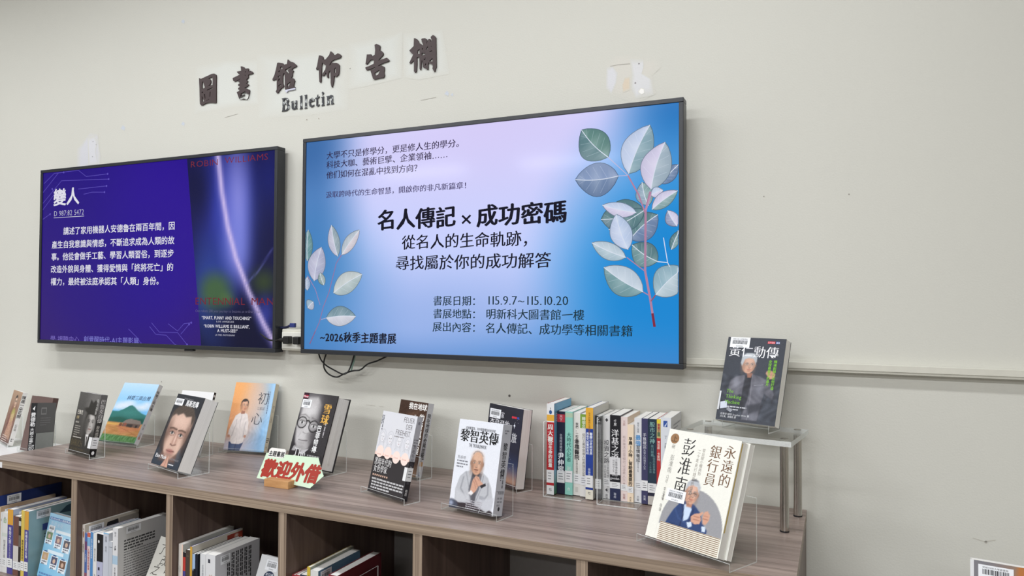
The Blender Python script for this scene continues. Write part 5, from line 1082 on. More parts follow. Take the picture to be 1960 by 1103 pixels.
# the two stands and three books on the white table
b = posed('L1', 'brown book with a seated woman in a floral dress at the far left edge', 'FBR', (222, 220, 214), z=ZW)
c = b.front(); W, H = b.w, b.h; k = H/W
ops = [('f', (150, 118, 96)), ('g', (0, 0), (0, k), (96, 62, 56), (178, 146, 120)), ('e', .55, .7, .3, .5, (120, 62, 60), .2, .8), ('e', .6, .85, .2, .2, (184, 190, 96), .2, .8), ('p', [(.3, .2), (.9, .15), (.8, .6), (.7, .9), (.45, .85)], (206, 170, 140), .1, .7), ('w', .1, .9, 20, 30, 40)]
ops += face_ops(.55, 1.22, .13, .17, (214, 178, 152), (40, 30, 28), 'short')
c.raster(0, 0, W, H, 40, 60, ops); c.lines(.02, .03, .09, 4, .008, .003, (220, 200, 190))
s_ = b.side(); s_.rect(0, 0, b.t, H, (226, 224, 220), 1); s_.text('陳進一朵花開', b.t*.5, H*.94, .015, (44, 40, 40), 'b', vert=True); s_.text('石芳瑜', b.t*.5, H*.4, .009, (120, 116, 112), 'n', vert=True); s_.lines(.004, H*.12, b.t*.8, 2, .007, .004, (90, 88, 88))
b.done(c, s_); stand('clear acrylic stand under the brown book at the far left edge', b.w, b.yaw, b.loc, b.t, b.tilt, z=ZW, hs=.12)
L2Y, L2T, L2L = .5504, .1353, (-2.5528, -.3699, ZW+.004+.1346*math.sin(.1353))
b = Book('black book showing its spine, leaning on a stand on the white table', .0193, .2048, .1346, L2L, L2Y, L2T, 'FLR', (44, 44, 46))
c = b.front(); W, H = b.w, b.h; c.rect(0, 0, W, H, (26, 26, 28), 1); c.text('費德勒', W*.5, H*.84, .0165, (226, 226, 226), 'b', vert=True); c.text('大師之路', W*.5, H*.58, .0125, (214, 214, 214), 'b', vert=True)
c.text('ROGER', W*.62, H*.30, .012, (226, 226, 226), 'm', ang=-math.pi/2, width=H*.18); c.text('FEDERER', W*.16, H*.36, .012, (226, 226, 226), 'm', ang=-math.pi/2, width=H*.24); c.poly([(W*.3, H*.9), (W*.7, H*.95), (W*.6, H*.87)], (230, 230, 230), 4)
s_ = Canvas(.1346, H); s_.rect(0, 0, .1346, H, (84, 84, 86), 1); s_.rect(.03, H*.80, .068, H*.92, (150, 150, 150), 2); s_.rect(.034, H*.82, .064, H*.90, (90, 90, 92), 3); s_.lines(.03, H*.74, .10, 4, .008, .0025, (130, 130, 132))
b.done(c, s_); b.call_label(.004, .034)
be = thing('metal_bookend', 'grey metal bookend plate against the black spine-out book on the white table', 'bookend', (0, 0, 0))
be.matrix_world = b.root.matrix_world.copy()
MB().box(b.w/2+.0022, b.w/2+.0034, .004, .124, .002, .100).build('plate', plain('grey_sheet_metal', (150, 154, 154), .3, .6), be)
stand('clear acrylic stand under the black spine-out book on the white table', .0193, L2Y, L2L, .1346, L2T, z=ZW, hs=.13, wx=.03, sx=-.012)
b = Book('dark maroon-topped book behind the black spine-out one', .148, .208, .02, (-2.8711, -.1962, ZW+.008), -.09, .2, 'FBR', (92, 70, 66))
c = b.front(); c.rect(0, 0, b.w, b.h, (104, 84, 80), 1); c.text('傳記', .05, .12, .03, (190, 180, 176), 'm'); b.done(c)
stand('clear acrylic stand under the maroon-topped book at the wall', .148, -.09, (-2.8711, -.1962, ZW+.008), .02, .2, z=ZW, hs=.12)

# placard on a beech block
px, py, ti, pw = -1.509, -.3819, .3629, .2301
pl = thing('placard', 'pale green loan notice with dark red characters slotted in a wooden block', 'sign', (px+pw/2, py, ZT), -.0026)
Rx = Matrix.Rotation(-ti, 3, 'X')
out = [(-.118, .006), (-.105, .078), (.081, .083), (.101, .048), (.112, .036), (.075, -.0015), (.04, -.001)]
outp = [(-.1135, .0045), (-.1020, .0770), (.0830, .0795), (.1040, .0470), (.1150, .0330), (.0790, -.0035), (.0450, -.0010)]
def pfn(x, z, s): p = Rx @ Vector((x, (.0016 if s else 0), z)); return (p.x, p.y, p.z+.0085)
mb = MB().prism(outp, [], pfn, 0, (206, 228, 202))
c = Canvas(1, 1)
c.poly([(-.094, .066), (-.040, .0665), (-.034, .072), (-.034, .088), (-.040, .0925), (-.088, .0925), (-.094, .087)], (232, 230, 226), 2)
c.text('主題書展', -.0925, .0705, .0165, (44, 44, 48), 'B', width=.057, L=6)
for i, (ch, x) in enumerate(zip('歡迎外借', (-.105, -.0545, -.0035, .0475))): c.text(ch, x, .0155, .052, (164, 60, 50), 'X', sx=.98, L=5, skew=.16)
c.emit(mb, lambda u, v, d: (lambda p: (p.x, p.y, p.z+.0085))(Rx @ Vector((u, -d, v))), 0)
mb.box(0, 0, 0, 0, 0, 0)
mb.build('board', attr_mat('laminated_card', .16, .5), pl)
MB().add([tuple(p) for p in [pfn(a, b_, 1) for a, b_ in [(-.094, .066), (-.034, .07), (-.034, .088), (-.040, .0925), (-.088, .0925), (-.094, .087)]]], [(0, 1, 2, 3, 4, 5)], 0, (220, 220, 216)).build('tab', PRINT, pl)
MB().box(-.064, .022, -.022, .017, .0002, .0205).build('block', OAK, pl, bevel=.0008)

# ------------------------------------------------------------------ the row of upright books
def spine_book(label, x, y, z, t, h, d, col, segs=(), texts=(), cover=None, group=None, yaw=0.0, lab=None, tilt=0.0, stick=None, extra=None, page=None, over=0.0):
    """segs: (v0,v1,colour) as fractions of height; texts: (string, top v, size/t, colour, style[, u])"""
    b = Book(label, t, h, d, (x, y, z), yaw, tilt, 'FLR', col, group=group, bt=.0011, over=over)
    c = b.front(); c.rect(0, 0, t, h, col, 1)
    for i, (v0, v1, cc) in enumerate(segs): c.rect(0, v0*h, t, v1*h, cc, 2+i % 2)
    for tx in texts:
        u = tx[5] if len(tx) > 5 else .5
        c.text(tx[0], t*u, tx[1]*h, tx[2]*t, tx[3], tx[4], vert=True, L=7)
    if extra: extra(c, t, h)
    r = None
    if cover is not None:
        r = Canvas(d, h); cover(r, d, h)
    b.done(c, r)
    if lab: b.call_label(lab[0]*h, lab[1]*h)
    if stick: b.sticker(*stick, side='R')
    return b
RW, Z3 = (236, 236, 236), ZT+.0034
WHT, INK, NVY = (226, 227, 228), (50, 50, 54), (40, 46, 76)
GR = 'upright books in the two acrylic bookends'
RY0 = -.1345
def cov_sky(r, d, h):
    r.raster(0, 0, d, h, 20, 30, [('f', (120, 178, 222)), ('g', (0, h/d), (0, .3), (104, 166, 214), (170, 208, 232)), ('g', (0, .5), (0, 0), (120, 180, 210), (74, 128, 78), .8)]); r.rect(.012, h*.80, .05, h*.89, (224, 230, 236), 4); r.lines(.014, h*.87, .046, 3, .006, .003, (90, 110, 150))
def cov_cream(r, d, h): r.rect(0, 0, d, h, (216, 214, 206), 1); r.rect(.018, h*.80, .05, h*.90, (232, 232, 230), 3); r.lines(.02, h*.87, .046, 3, .006, .0035, (110, 110, 114)); r.lines(.08, h*.9, .11, 5, .008, .003, (150, 148, 144))
def cov_plain(cc): return lambda r, d, h: r.rect(0, 0, d, h, cc, 1)
def cov_text(r, d, h): r.rect(0, 0, d, h, (222, 223, 224), 1); r.lines(.03, h*.90, d*.92, 2, .009, .0035, (150, 150, 158)); r.lines(.03, h*.80, d*.9, 12, .009, .003, (170, 170, 176), seed=8)
spine_book('tallest red and white spine, first of the upright row', -.7118, -.1535, Z3, .0208, .242, .135, (178, 44, 50), [(0, .10, WHT), (.10, .27, (176, 44, 50)), (.795, 1, WHT), (.807, .877, (226, 172, 66))], [('周大觀', .775, .78, (240, 236, 232), 'M'), ('給出生命的能量', .635, .56, (240, 236, 232), 'B'), ('七', .075, .45, INK, 'b')], cov_sky, GR, lab=(.13, .27), extra=lambda c, t, h: (c.ell(t*.5, h*.905, .0042, .0055, (48, 84, 140), 5), c.ell(t*.5, h*.945, .0008, .003, (70, 70, 80), 5)))
spine_book('dark navy spine with a white brush signature, beside the red one', -.6895, RY0, Z3, .0222, .220, .128, (34, 38, 58), [(.87, .965, (176, 52, 66))], [('天下', .96, .42, (240, 220, 222), 'n'), ('台灣經濟總設計師', .73, .36, (200, 204, 214), 'n'), ('尹仲容', .50, .80, (236, 238, 242), 'K')], cov_plain((40, 44, 64)), GR, lab=(.135, .28))
spine_book('pale teal spine, third of the upright row', -.6662, RY0-.001, Z3, .0212, .221, .128, (142, 204, 190), [(.93, .985, (176, 196, 170))], [('大時代小記者', .75, .62, (58, 110, 104), 'k'), ('副刊', .34, .5, (220, 240, 232), 'n'), ('台', .09, .4, (230, 244, 238), 'b')], cov_plain((156, 208, 196)), GR, lab=(.15, .29))
spine_book('white spine with heavy black characters, fourth of the upright row', -.6443, RY0+.004, Z3, .0192, .219, .126, (222, 220, 214), [], [('我們，一起在這裡', .88, .42, (70, 68, 68), 'b'), ('幸福醫院', .68, .72, (44, 42, 44), 'B'), ('走進台灣最美', .43, .36, (120, 116, 112), 'n')], cov_plain((224, 220, 206)), GR, lab=(.14, .26), extra=lambda c, t, h: c.rect(t*.3, h*.04, t*.7, h*.10, (200, 198, 192), 5))
spine_book('white spine with a green top block, beside the yellow and blue one', -.6236, RY0-.002, Z3, .0198, .217, .128, (226, 224, 218), [(.83, 1.0, (124, 160, 66))], [('轉個念', .97, .52, (232, 238, 214), 'b'), ('從打工高中到進入世界頂尖企業', .77, .42, (110, 108, 104), 'n')], cov_plain((214, 216, 206)), GR, lab=(.14, .25))
spine_book('tall yellow and blue spine standing forward in the upright row', -.6022, -.1545, Z3, .0200, .238, .140, (40, 66, 148), [(0, .105, (226, 222, 206)), (.105, .125, (40, 62, 140)), (.77, 1, (224, 170, 62))], [('醫療山走向世界', .73, .42, (222, 228, 244), 'B', .73), ('與侯文詠醫師易起', .73, .36, (222, 228, 244), 'B', .27), ('侯勝茂', .34, .38, (210, 218, 240), 'n'), ('台大的醫師生涯與管理', .95, .30, (140, 96, 30), 'n'), ('七', .085, .4, INK, 'b')], cov_cream, GR, lab=(.13, .26))
spine_book('black-topped grey spine behind the second acrylic bookend', -.5806, RY0-.006, Z3, .0166, .216, .128, (104, 104, 106), [(.90, 1, (32, 32, 34)), (0, .06, (70, 70, 74))], [('乙', .97, .6, (230, 230, 230), 'm'), ('洗牌與風險的藝術', .80, .5, (66, 66, 68), 'k')], cov_plain((60, 60, 62)), GR, lab=(.12, .24))
spine_book('white spine with a small diamond emblem, left of the black and white one', -.5632, RY0+.006, Z3, .0200, .216, .124, (222, 222, 222), [], [('投資之路', .71, .78, (84, 84, 88), 'k'), ('在金融海嘯後的投資人生', .42, .34, (130, 130, 134), 'n', .68), ('巨人的肩膀', .40, .34, (130, 130, 134), 'n', .32), ('遠流', .06, .38, (70, 70, 72), 'n')], cov_plain((220, 220, 220)), GR, lab=(.15, .25), extra=lambda c, t, h: (c.poly([(t*.5, h*.975), (t*.7, h*.95), (t*.5, h*.925), (t*.3, h*.95)], (60, 60, 64), 4), c.poly([(t*.5, h*.125), (t*.68, h*.105), (t*.5, h*.085), (t*.32, h*.105)], (70, 70, 72), 4)))
def gooden(c, t, h): c.text('gooden', t*.06, h*.245, t*.30, (226, 226, 230), 'b', L=8, width=t*.86); c.text('DWIGHT', t*.2, h*.285, t*.14, (226, 226, 230), 'n', L=8)
spine_book('widest black spine with big white characters, middle of the upright row', -.5425, RY0, Z3, .0278, .220, .128, (36, 38, 48), [(.51, 1, (28, 28, 34)), (.30, .505, (220, 220, 222)), (.22, .30, (28, 28, 34)), (0, .14, (38, 46, 78))], [('千里', .95, .30, (226, 226, 228), 'k'), ('洋基之道', .835, .74, (222, 222, 224), 'M'), ('洋基隊傳奇教練', .49, .24, (110, 110, 114), 'n', .62), ('我的棒球人生', .48, .20, (140, 140, 144), 'n', .36), ('聯經', .09, .26, (200, 204, 216), 'n')], cov_plain((60, 62, 70)), GR, lab=(.14, .215), extra=gooden)
spine_book('pale pink spine, right of the widest black one', -.5140, RY0+.002, Z3, .0178, .217, .128, (226, 210, 206), [], [('三民', .96, .4, (170, 120, 120), 'n'), ('有本事活出自己', .78, .5, (170, 150, 150), 'l'), ('也可以溫柔人生', .52, .5, (170, 150, 150), 'l'), ('愛瑞', .22, .36, (150, 130, 130), 'n'), ('究竟', .09, .4, (150, 80, 80), 'n')], cov_plain((238, 216, 192)), GR, lab=(.125, .20))
spine_book('short cream spine with a bold black title, between pink and white spines', -.4956, RY0, Z3, .0158, .199, .126, (236, 216, 190), [], [('早晨1小時，留給最重要的事', .84, .66, (48, 40, 34), 'B'), ('方言', .07, .4, (110, 90, 70), 'n')], lambda r, d, h: (r.rect(0, 0, d, h, (234, 224, 206), 1), r.lines(.02, h*.94, .06, 2, .008, .006, (110, 108, 106))), GR, lab=(.12, .20))
spine_book('white spine with two blue characters in its upper half', -.4792, RY0+.006, Z3, .0196, .216, .124, (222, 223, 225), [], [('拖延心理學', .95, .28, (120, 124, 132), 'n'), ('最強', .80, .72, (86, 150, 206), 'B'), ('習慣養成', .68, .56, (84, 86, 92), 'b'), ('三個月後人生', .50, .26, (130, 132, 138), 'n'), ('方智', .08, .36, (110, 112, 120), 'n')], cov_plain((214, 216, 220)), GR, lab=(.15, .25))
spine_book('narrow navy spine left of the dark teal one', -.4590, RY0, Z3, .0162, .217, .126, (62, 62, 96), [], [('手推權富', .83, .62, (226, 228, 236), 'm'), ('先發心的預言人生', .64, .40, (200, 204, 218), 'n'), ('究竟', .10, .4, (226, 228, 236), 'n')], cov_plain((30, 30, 36)), GR, lab=(.155, .275))
spine_book('dark blue-green spine near the right end of the upright row', -.4423, RY0, Z3, .0222, .217, .126, (36, 54, 70), [(0, .10, (190, 186, 180)), (.10, .14, (40, 40, 60))], [('股市之神', .97, .64, (150, 196, 190), 'm'), ('是川銀藏', .70, .34, (120, 160, 164), 'n'), ('永恆的投資傳奇', .58, .30, (120, 156, 160), 'n', .7), ('六十年實錄', .50, .26, (110, 146, 152), 'n', .3)], cov_plain((200, 202, 206)), GR, lab=(.14, .25))
spine_book('thin yellow and red spine with a portrait strip', -.4196, RY0-.001, Z3, .0102, .218, .126, (184, 52, 52), [(.86, 1, (228, 204, 60)), (.78, .95, (196, 176, 120))], [('最愛', .95, .7, (176, 52, 52), 'b'), ('賈伯斯·卡斯特', .75, .72, (240, 214, 204), 'b')], cov_plain((226, 204, 190)), GR, extra=lambda c, t, h: (c.ell(t*.5, h*.88, t*.3, h*.03, (160, 120, 90), 5), c.rect(t*.15, h*.80, t*.85, h*.85, (90, 110, 80), 5)))
spine_book('white spine with a blue square, last of the upright row', -.4090, RY0-.002, Z3, .0256, .223, .130, (218, 222, 228), [], [('丁', .80, .3, (120, 124, 132), 'n'), ('丘彰', .72, .30, (120, 124, 132), 'n'), ('人生的沙漏', .58, .52, (110, 114, 124), 'm')], cov_text, GR, lab=(.10, .2), extra=lambda c, t, h: (c.rect(t*.25, h*.895, t*.65, h*.965, (52, 84, 156), 4), c.poly([(t*.3, h*.90), (t*.62, h*.95), (t*.5, h*.90)], (190, 206, 232), 5)))
# the acrylic bookends under and between them
def bookend(label, x, y, w, d, hu, thin=.002):
    r = thing('bookend', label, 'bookend', (x, y, ZT), 0, 0, 'clear acrylic bookends in the upright row')
    mb = MB()
    mb.box(.0026, w, 0, d, .0003, .0027, mats=[0, 0, 1, 1, 1, 1]); mb.box(0, .0024, 0, d, .0003, hu, mats=[1, 1, 1, 0, 1, 0])
    mb.build('bent_sheet', [ACR, ACRE], r)
bookend('clear acrylic bookend left of the red spine', -.7155, -.1705, .106, .115, .198)
bookend('clear acrylic bookend in front of the black-topped grey spine', -.5636, -.1815, .105, .05, .222)

# ------------------------------------------------------------------ books inside the bays
YB, ZSB = -.490, ZS+.0006
def bay(label, x0, x1, zt, d, col, segs=(), texts=(), cover=None, g=None, y=YB, **kw):
    return spine_book(label, x0, y, ZSB, x1-x0-.0003, zt-ZSB, d, col, segs, texts, cover, g, **kw)
def pic(c1, c2, bar=True, dark=None):
    def f(r, d, h):
        r.raster(0, 0, d, h, 16, 22, [('f', c1), ('g', (0, h/d), (1, .2), c1, c2), ('w', 0, 2, 6, 9, 11)])
        if dark: r.poly([(d*dark[0], h*.80), (d*dark[1], h*.80), (d*dark[1], h*.97), (d*dark[0]+.005, h*.955)], dark[2], 3)
    return f
G1, G2, G3, G4 = 'books in the far left bay', 'books in the second bay', 'books in the third bay', 'books in the fourth bay'
PUR, YEL = (78, 72, 140), (214, 158, 64)
bay('big dark blue book rising behind the others in the far left bay', -2.4948, -2.4905, .7780, .205, (34, 48, 104), cover=pic((36, 56, 120), (20, 22, 40)), g=G1, stick=(.022, .2105, .045, .028))
bay('thin tan book beside the big blue one, far left bay', -2.4904, -2.4846, .7440, .18, (204, 180, 150), cover=pic((190, 160, 128), (206, 196, 184)), g=G1, stick=(.012, .172, .04, .026))
bay('white narrow spine before the green-square one, far left bay', -2.4844, -2.4768, .7270, .165, WHT, (), [('人生', .9, .6, INK, 'b')], g=G1, lab=(.1, .24), page=None)
bay('white spine with a small green square outline, far left bay', -2.4766, -2.4483, .7280, .165, (222, 222, 220), [(.60, .66, (206, 212, 204))], [('知識的力量', .55, .42, (130, 130, 132), 'n'), ('學習', .93, .3, (140, 140, 142), 'n')], cover=pic((200, 200, 200), (170, 168, 164)), g=G1, lab=(.1, .24), extra=lambda c, t, h: (c.rect(t*.3, h*.83, t*.75, h*.90, (120, 170, 96), 4), c.rect(t*.38, h*.84, t*.67, h*.89, (226, 228, 222), 5)))
bay('yellow-topped purple spine, left of the brown one in the far left bay', -2.4480, -2.4205, .7418, .178, PUR, [(.76, 1, YEL)], [('有限之旅', .73, .5, (226, 226, 236), 'b'), ('一段未完的旅程', .50, .3, (190, 190, 214), 'n')], cover=pic((176, 190, 214), (96, 100, 150)), g=G1, lab=(.1, .24), stick=(.018, .168, .046, .028))
bay('brown spine with a white edge in the far left bay', -2.4175, -2.3912, .7232, .165, (112, 78, 68), [(.24, .50, (206, 200, 196))], cover=pic((214, 210, 204), (180, 176, 170)), g=G1, lab=(.1, .24))
bay('dark spine with pale photographs in the far left bay', -2.3909, -2.3790, .7215, .165, (52, 44, 42), [(.86, .94, (190, 190, 180)), (.5, .7, (110, 100, 92))], cover=pic((60, 50, 46), (40, 34, 32)), g=G1, lab=(.1, .24))
bay('plain yellow spine in the far left bay', -2.3786, -2.3622, .7462, .17, (212, 188, 92), (), [('預約幸福告別的人生', .56, .55, (96, 80, 40), 'b')], cover=pic((216, 214, 206), (190, 190, 180)), g=G1, lab=(.1, .24))
bay('yellow and purple spine with a pale blue-green cover in the far left bay', -2.3612, -2.3418, .7460, .178, PUR, [(.72, 1, YEL)], [('有種有溫度的台灣', .70, .56, (226, 226, 236), 'b')], cover=lambda r, d, h: (pic((152, 184, 190), (96, 126, 130))(r, d, h), r.poly([(d*.55, h*.86), (d*.7, h*.95), (d*.85, h*.97), (d, h*.93), (d, h*.82)], (60, 84, 96), 3), r.rect(.044, h*.66, .062, h*.76, (60, 76, 140), 4), r.rect(.066, h*.68, .084, h*.78, (60, 76, 140), 4), r.lines(.05, h*.60, .11, 6, .009, .0035, (70, 90, 100))), g=G1, lab=(.1, .24), stick=(.024, .180, .046, .026))

bay('white spine with a brown oval, leftmost in the second bay', -2.0865, -2.0755, .7386, .185, (222, 214, 206), (), [('傳', .95, .5, (120, 80, 70), 'n'), ('改變世界', .72, .6, (90, 84, 84), 'n')], cover=lambda r, d, h: (r.rect(0, 0, d, h, (196, 186, 172), 1), r.poly([(d*.36, h*.82), (d*.62, h*.82), (d*.60, h*.955), (d*.40, h*.945)], (34, 32, 36), 3), r.rect(d*.62, h*.84, d, h*.96, (150, 142, 132), 3)), g=G2, extra=lambda c, t, h: c.ell(t*.5, h*.86, t*.3, h*.05, (170, 120, 96), 4), stick=(.012, .168, .05, .028))
bay('blue spine with a reddish block, second bay', -2.0750, -2.0640, .7155, .16, (84, 110, 170), [(.72, .86, (110, 72, 110)), (0, .34, (150, 90, 110))], [('人生勵志', .66, .6, (216, 224, 240), 'n')], g=G2)
bay('pink spine with an orange cap, second bay', -2.0638, -2.0500, .7185, .16, (222, 204, 206), [(.93, 1, (204, 104, 84)), (.78, .92, (130, 176, 214))], [('人類大歷史的故事', .74, .6, (190, 110, 110), 'b')], g=G2)
bay('bright blue spine with pale characters, second bay', -2.0498, -2.0375, .7208, .16, (84, 140, 196), (), [('我和人類的旅途最後', .9, .55, (226, 236, 246), 'n')], g=G2)
bay('white spine left of the black-topped one, second bay', -2.0372, -2.0212, .7200, .16, (224, 224, 222), (), [('轉念的勇氣', .76, .5, (150, 150, 148), 'n'), ('金', .35, .45, (150, 150, 148), 'n')], g=G2)
bay('black-topped lavender spine with small dark squares, second bay', -2.0205, -1.9938, .7204, .16, (180, 182, 206), [(.56, 1, (26, 26, 30))], [], g=G2, cover=cov_plain((214, 214, 212)), extra=lambda c, t, h: [c.ell(t*.3, h*.88, t*.12, h*.025, (230, 230, 232), 4)]+[c.rect(t*.22, h*v, t*.5, h*(v+.05), (44, 44, 60), 4) for v in (.42, .29, .16, .05)])
bay('pale grey spine with a light blue top edge, second bay', -1.9927, -1.9694, .7275, .16, (196, 200, 210), (), [('哲學', .95, .4, (120, 124, 134), 'n'), ('思考', .8, .4, (140, 144, 150), 'n')], g=G2, cover=cov_plain((196, 198, 204)), extra=lambda c, t, h: c.rect(0, h*.985, t, h, (120, 182, 222), 4))
bay('shorter grey book beside the pale grey spine, second bay', -1.9690, -1.9530, .7045, .16, (190, 194, 202), [(.9, .91, (120, 124, 132))], (), g=G2, cover=cov_plain((170, 172, 178)))
bay('white book with a text-covered back, second bay', -1.9522, -1.9300, .7470, .175, (218, 218, 220), [(.5, .62, (170, 196, 216))], [('陽光', .95, .34, (130, 130, 136), 'n'), ('大夢', .76, .34, (60, 60, 66), 'b'), ('天下雜誌', .46, .32, (80, 80, 86), 'n')], g=G2, cover=lambda r, d, h: (r.rect(0, 0, d, h, (206, 205, 204), 1), r.lines(.020, h*.80, d*.72, 4, .0085, .0045, (70, 70, 72)), r.lines(.020, h*.64, d*.86, 17, .0075, .003, (120, 120, 122), seed=9)), stick=(.026, .188, .05, .02))

bay('white and peach spine, leftmost in the third bay', -1.6830, -1.6664, .7382, .185, (224, 218, 210), (), [('人生的味道', .42, .5, (90, 84, 80), 'k')], g=G3, cover=lambda r, d, h: (r.rect(0, 0, d, h, (200, 200, 192), 1), r.lines(.02, h*.885, .07, 1, .008, .0045, (70, 76, 110)), r.lines(.085, h*.90, d*.96, 1, .008, .0045, (80, 60, 56))), extra=lambda c, t, h: (c.rect(t*.74, 0, t, h, (236, 206, 186), 3), c.ell(t*.36, h*.66, t*.22, h*.05, (206, 200, 194), 4), c.ell(t*.5, h*.36, t*.2, h*.04, (190, 110, 100), 5)))
bay('dark spine with a red and blue block, third bay', -1.6660, -1.6560, .7172, .165, (40, 34, 40), [(.72, .93, (190, 64, 56)), (.55, .72, (78, 70, 140))], [('黃金', .4, .7, (206, 176, 70), 'B')], g=G3)
bay('dark brown spine with gold brush characters, third bay', -1.6557, -1.6395, .7258, .165, (76, 66, 60), (), [('一', .93, .4, (190, 180, 110), 'n'), ('黃金十年', .60, .8, (206, 178, 74), 'K')], g=G3)
bay('thin gold and purple spine with a red flower cover, third bay', -1.6392, -1.6310, .7372, .185, PUR, [(.56, 1, (206, 160, 66))], [('翻轉', .5, .7, (220, 216, 236), 'b')], g=G3, cover=lambda r, d, h: (r.rect(0, 0, d, h, (212, 206, 194), 1), r.raster(d*.68, h*.78, d, h*.97, 14, 12, [('f', (160, 62, 46)), ('e', .7, .3, .3, .2, (190, 90, 60), .2), ('e', .25, .1, .25, .2, (210, 160, 120), .2), ('e', .6, .5, .12, .1, (220, 190, 180), .1)], L=3), r.lines(.02, h*.86, .07, 1, .008, .0045, (100, 100, 104))))
bay('pale blue and black spine, third bay', -1.6300, -1.6195, .7185, .165, (26, 28, 36), [(.78, 1, (160, 184, 216))], [('上', .4, .6, (226, 226, 230), 'B')], g=G3, extra=lambda c, t, h: c.poly([(0, h*.78), (t*.3, h*.74), (t*.5, h*.78)], (160, 184, 216), 5))
bay('plain black spine, third bay', -1.6185, -1.6095, .7198, .165, (26, 30, 42), (), (), g=G3)
bay('white spine left of the thick white book, third bay', -1.6010, -1.5803, .7230, .165, (216, 217, 219), (), [('全世界都想', .85, .36, (150, 152, 158), 'n')], g=G3, cover=cov_plain((206, 206, 208)))
bay('thick white book with vertical text and gold brush characters, third bay', -1.5798, -1.5450, .7250, .165, (220, 220, 222), (), [('地表最強', .72, .54, (190, 158, 112), 'k', .55)], g=G3, cover=lambda r, d, h: (r.rect(0, 0, d, h, (204, 204, 208), 1), [r.lines(-h*.95, .050+i*.016, -h*.30, 2, .006, .0042, (60, 60, 64), vert=True, seed=i) for i in range(6)]), extra=lambda c, t, h: c.rect(t*.24, h*.88, t*.46, h*.935, (52, 54, 66), 4), stick=(.018, .158, .034, .024))

bay('red hardback with white page top, leftmost in the fourth bay', -1.2800, -1.2690, .7165, .165, (156, 48, 56), (), (), g=G4, over=.001)
bay('wide red spine beside the leftmost red hardback, fourth bay', -1.2687, -1.2540, .7185, .165, (170, 56, 62), (), [('領導', .9, .5, (226, 200, 196), 'n')], g=G4)
bay('dark slate spine, fourth bay', -1.2537, -1.2320, .7215, .165, (54, 58, 74), (), [('創業', .9, .4, (200, 204, 214), 'n')], g=G4, cover=cov_plain((70, 74, 84)))
bay('tall thin yellow spine, fourth bay', -1.2314, -1.2210, .7440, .18, (204, 178, 66), (), [('品味人生', .9, .6, (70, 56, 30), 'b')], g=G4, cover=pic((150, 160, 150), (120, 116, 110)))
bay('white spine with a steel blue cover, fourth bay', -1.2203, -1.1960, .7380, .175, (216, 216, 212), (), [('思考', .88, .4, (110, 110, 110), 'n')], g=G4, cover=pic((104, 140, 166), (84, 118, 146)), stick=(.008, .172, .044, .026))
bay('maroon hardback with cream page top, rightmost upright book in the fourth bay', -1.1640, -1.1370, .7352, .19, (122, 46, 52), (), [('美食家', .88, .4, (222, 200, 160), 'n')], g=G4, cover=pic((104, 34, 40), (84, 28, 36)), over=.001)
r = thing('bookend', 'clear acrylic bookend standing right of the maroon hardback', 'bookend', (-1.128, -.45, ZS+.0004))
mb = MB(); mb.box(0, .0022, 0, .12, 0, .175, mats=[1, 1, 1, 0, 1, 0]); mb.box(.0024, .10, 0, .12, 0, .0022, mats=[0, 0, 1, 1, 1, 1]); mb.build('bent_sheet', [ACR, ACRE], r)

# books shown face-out, leaning back inside the bays
def leaner(label, tl, ytop, w, h, t, ti, yaw, col, art, spine='R', g=None, stick=None):
    p = at_y(tl[0], tl[1], ytop)
    z0 = ZS+.0008+t*math.sin(ti)
    h2 = (p[2]-z0)/math.cos(ti)
    R = Matrix.Rotation(yaw, 3, 'Z') @ Matrix.Rotation(-ti, 3, 'X')
    o = Vector(p)-R @ Vector((0, 0, h2))
    b = Book(label, w, h2, t, (o.x, o.y, z0), yaw, ti, 'FB'+spine, col, group=g)
    c = b.front(); art(c, w, h2); b.done(c)
    if stick: b.sticker(*[stick[0]*w, stick[1]*h2, stick[2], stick[3]])
    return b
def art_blue(c, w, h):
    c.raster(0, 0, w, h, 12, 18, [('f', (150, 200, 226)), ('g', (0, 0), (1, 1.4), (120, 184, 220), (186, 216, 234)), ('w', 0, 2, 6, 9, 13)])
    c.rect(w*.04, h*.90, w*.98, h*.945, (70, 112, 176), 3); c.text('從0到100的人物故事與夢想', w*.06, h*.908, .0075, (226, 236, 246), 'b', width=w*.88); c.text('看見未來', w*.1, h*.80, .018, (196, 214, 232), 'n')
    for i, (x, y) in enumerate(((.14, .52), (.50, .49), (.82, .46), (.14, .20), (.50, .17), (.82, .15))):
        c.rect(w*(x-.12), h*y, w*(x+.14), h*(y+.20), (226, 232, 238), 3); c.rect(w*(x-.10), h*(y+.07), w*(x+.12), h*(y+.185), ((120, 140, 110), (130, 110, 120), (90, 90, 100), (190, 160, 120), (80, 84, 110), (110, 84, 70))[i], 4); c.ell(w*(x+.01), h*(y+.12), w*.05, h*.035, (200, 170, 150), 5); c.lines(w*(x-.08), h*(y+.045), w*(x+.10), 2, .007, .004, (110, 110, 120)); c.rect(w*(x-.06), h*(y+.195), w*(x+.06), h*(y+.215), (70, 96, 140), 5)
    c.rect(w*.35, h*.72, w*.98, h*.765, (226, 236, 242), 3); c.rect(w*.2, h*.39, w*.8, h*.44, (216, 230, 240), 3); c.lines(w*.06, h*.06, w*.8, 2, .009, .005, (90, 130, 180))
leaner('pale blue book with rows of small photo cards, facing out in the far left bay', (97, 981.4), -.43, .150, .21, .020, .20, -.1, (170, 204, 226), art_blue, g=G1, stick=(.07, .72, .034, .018))
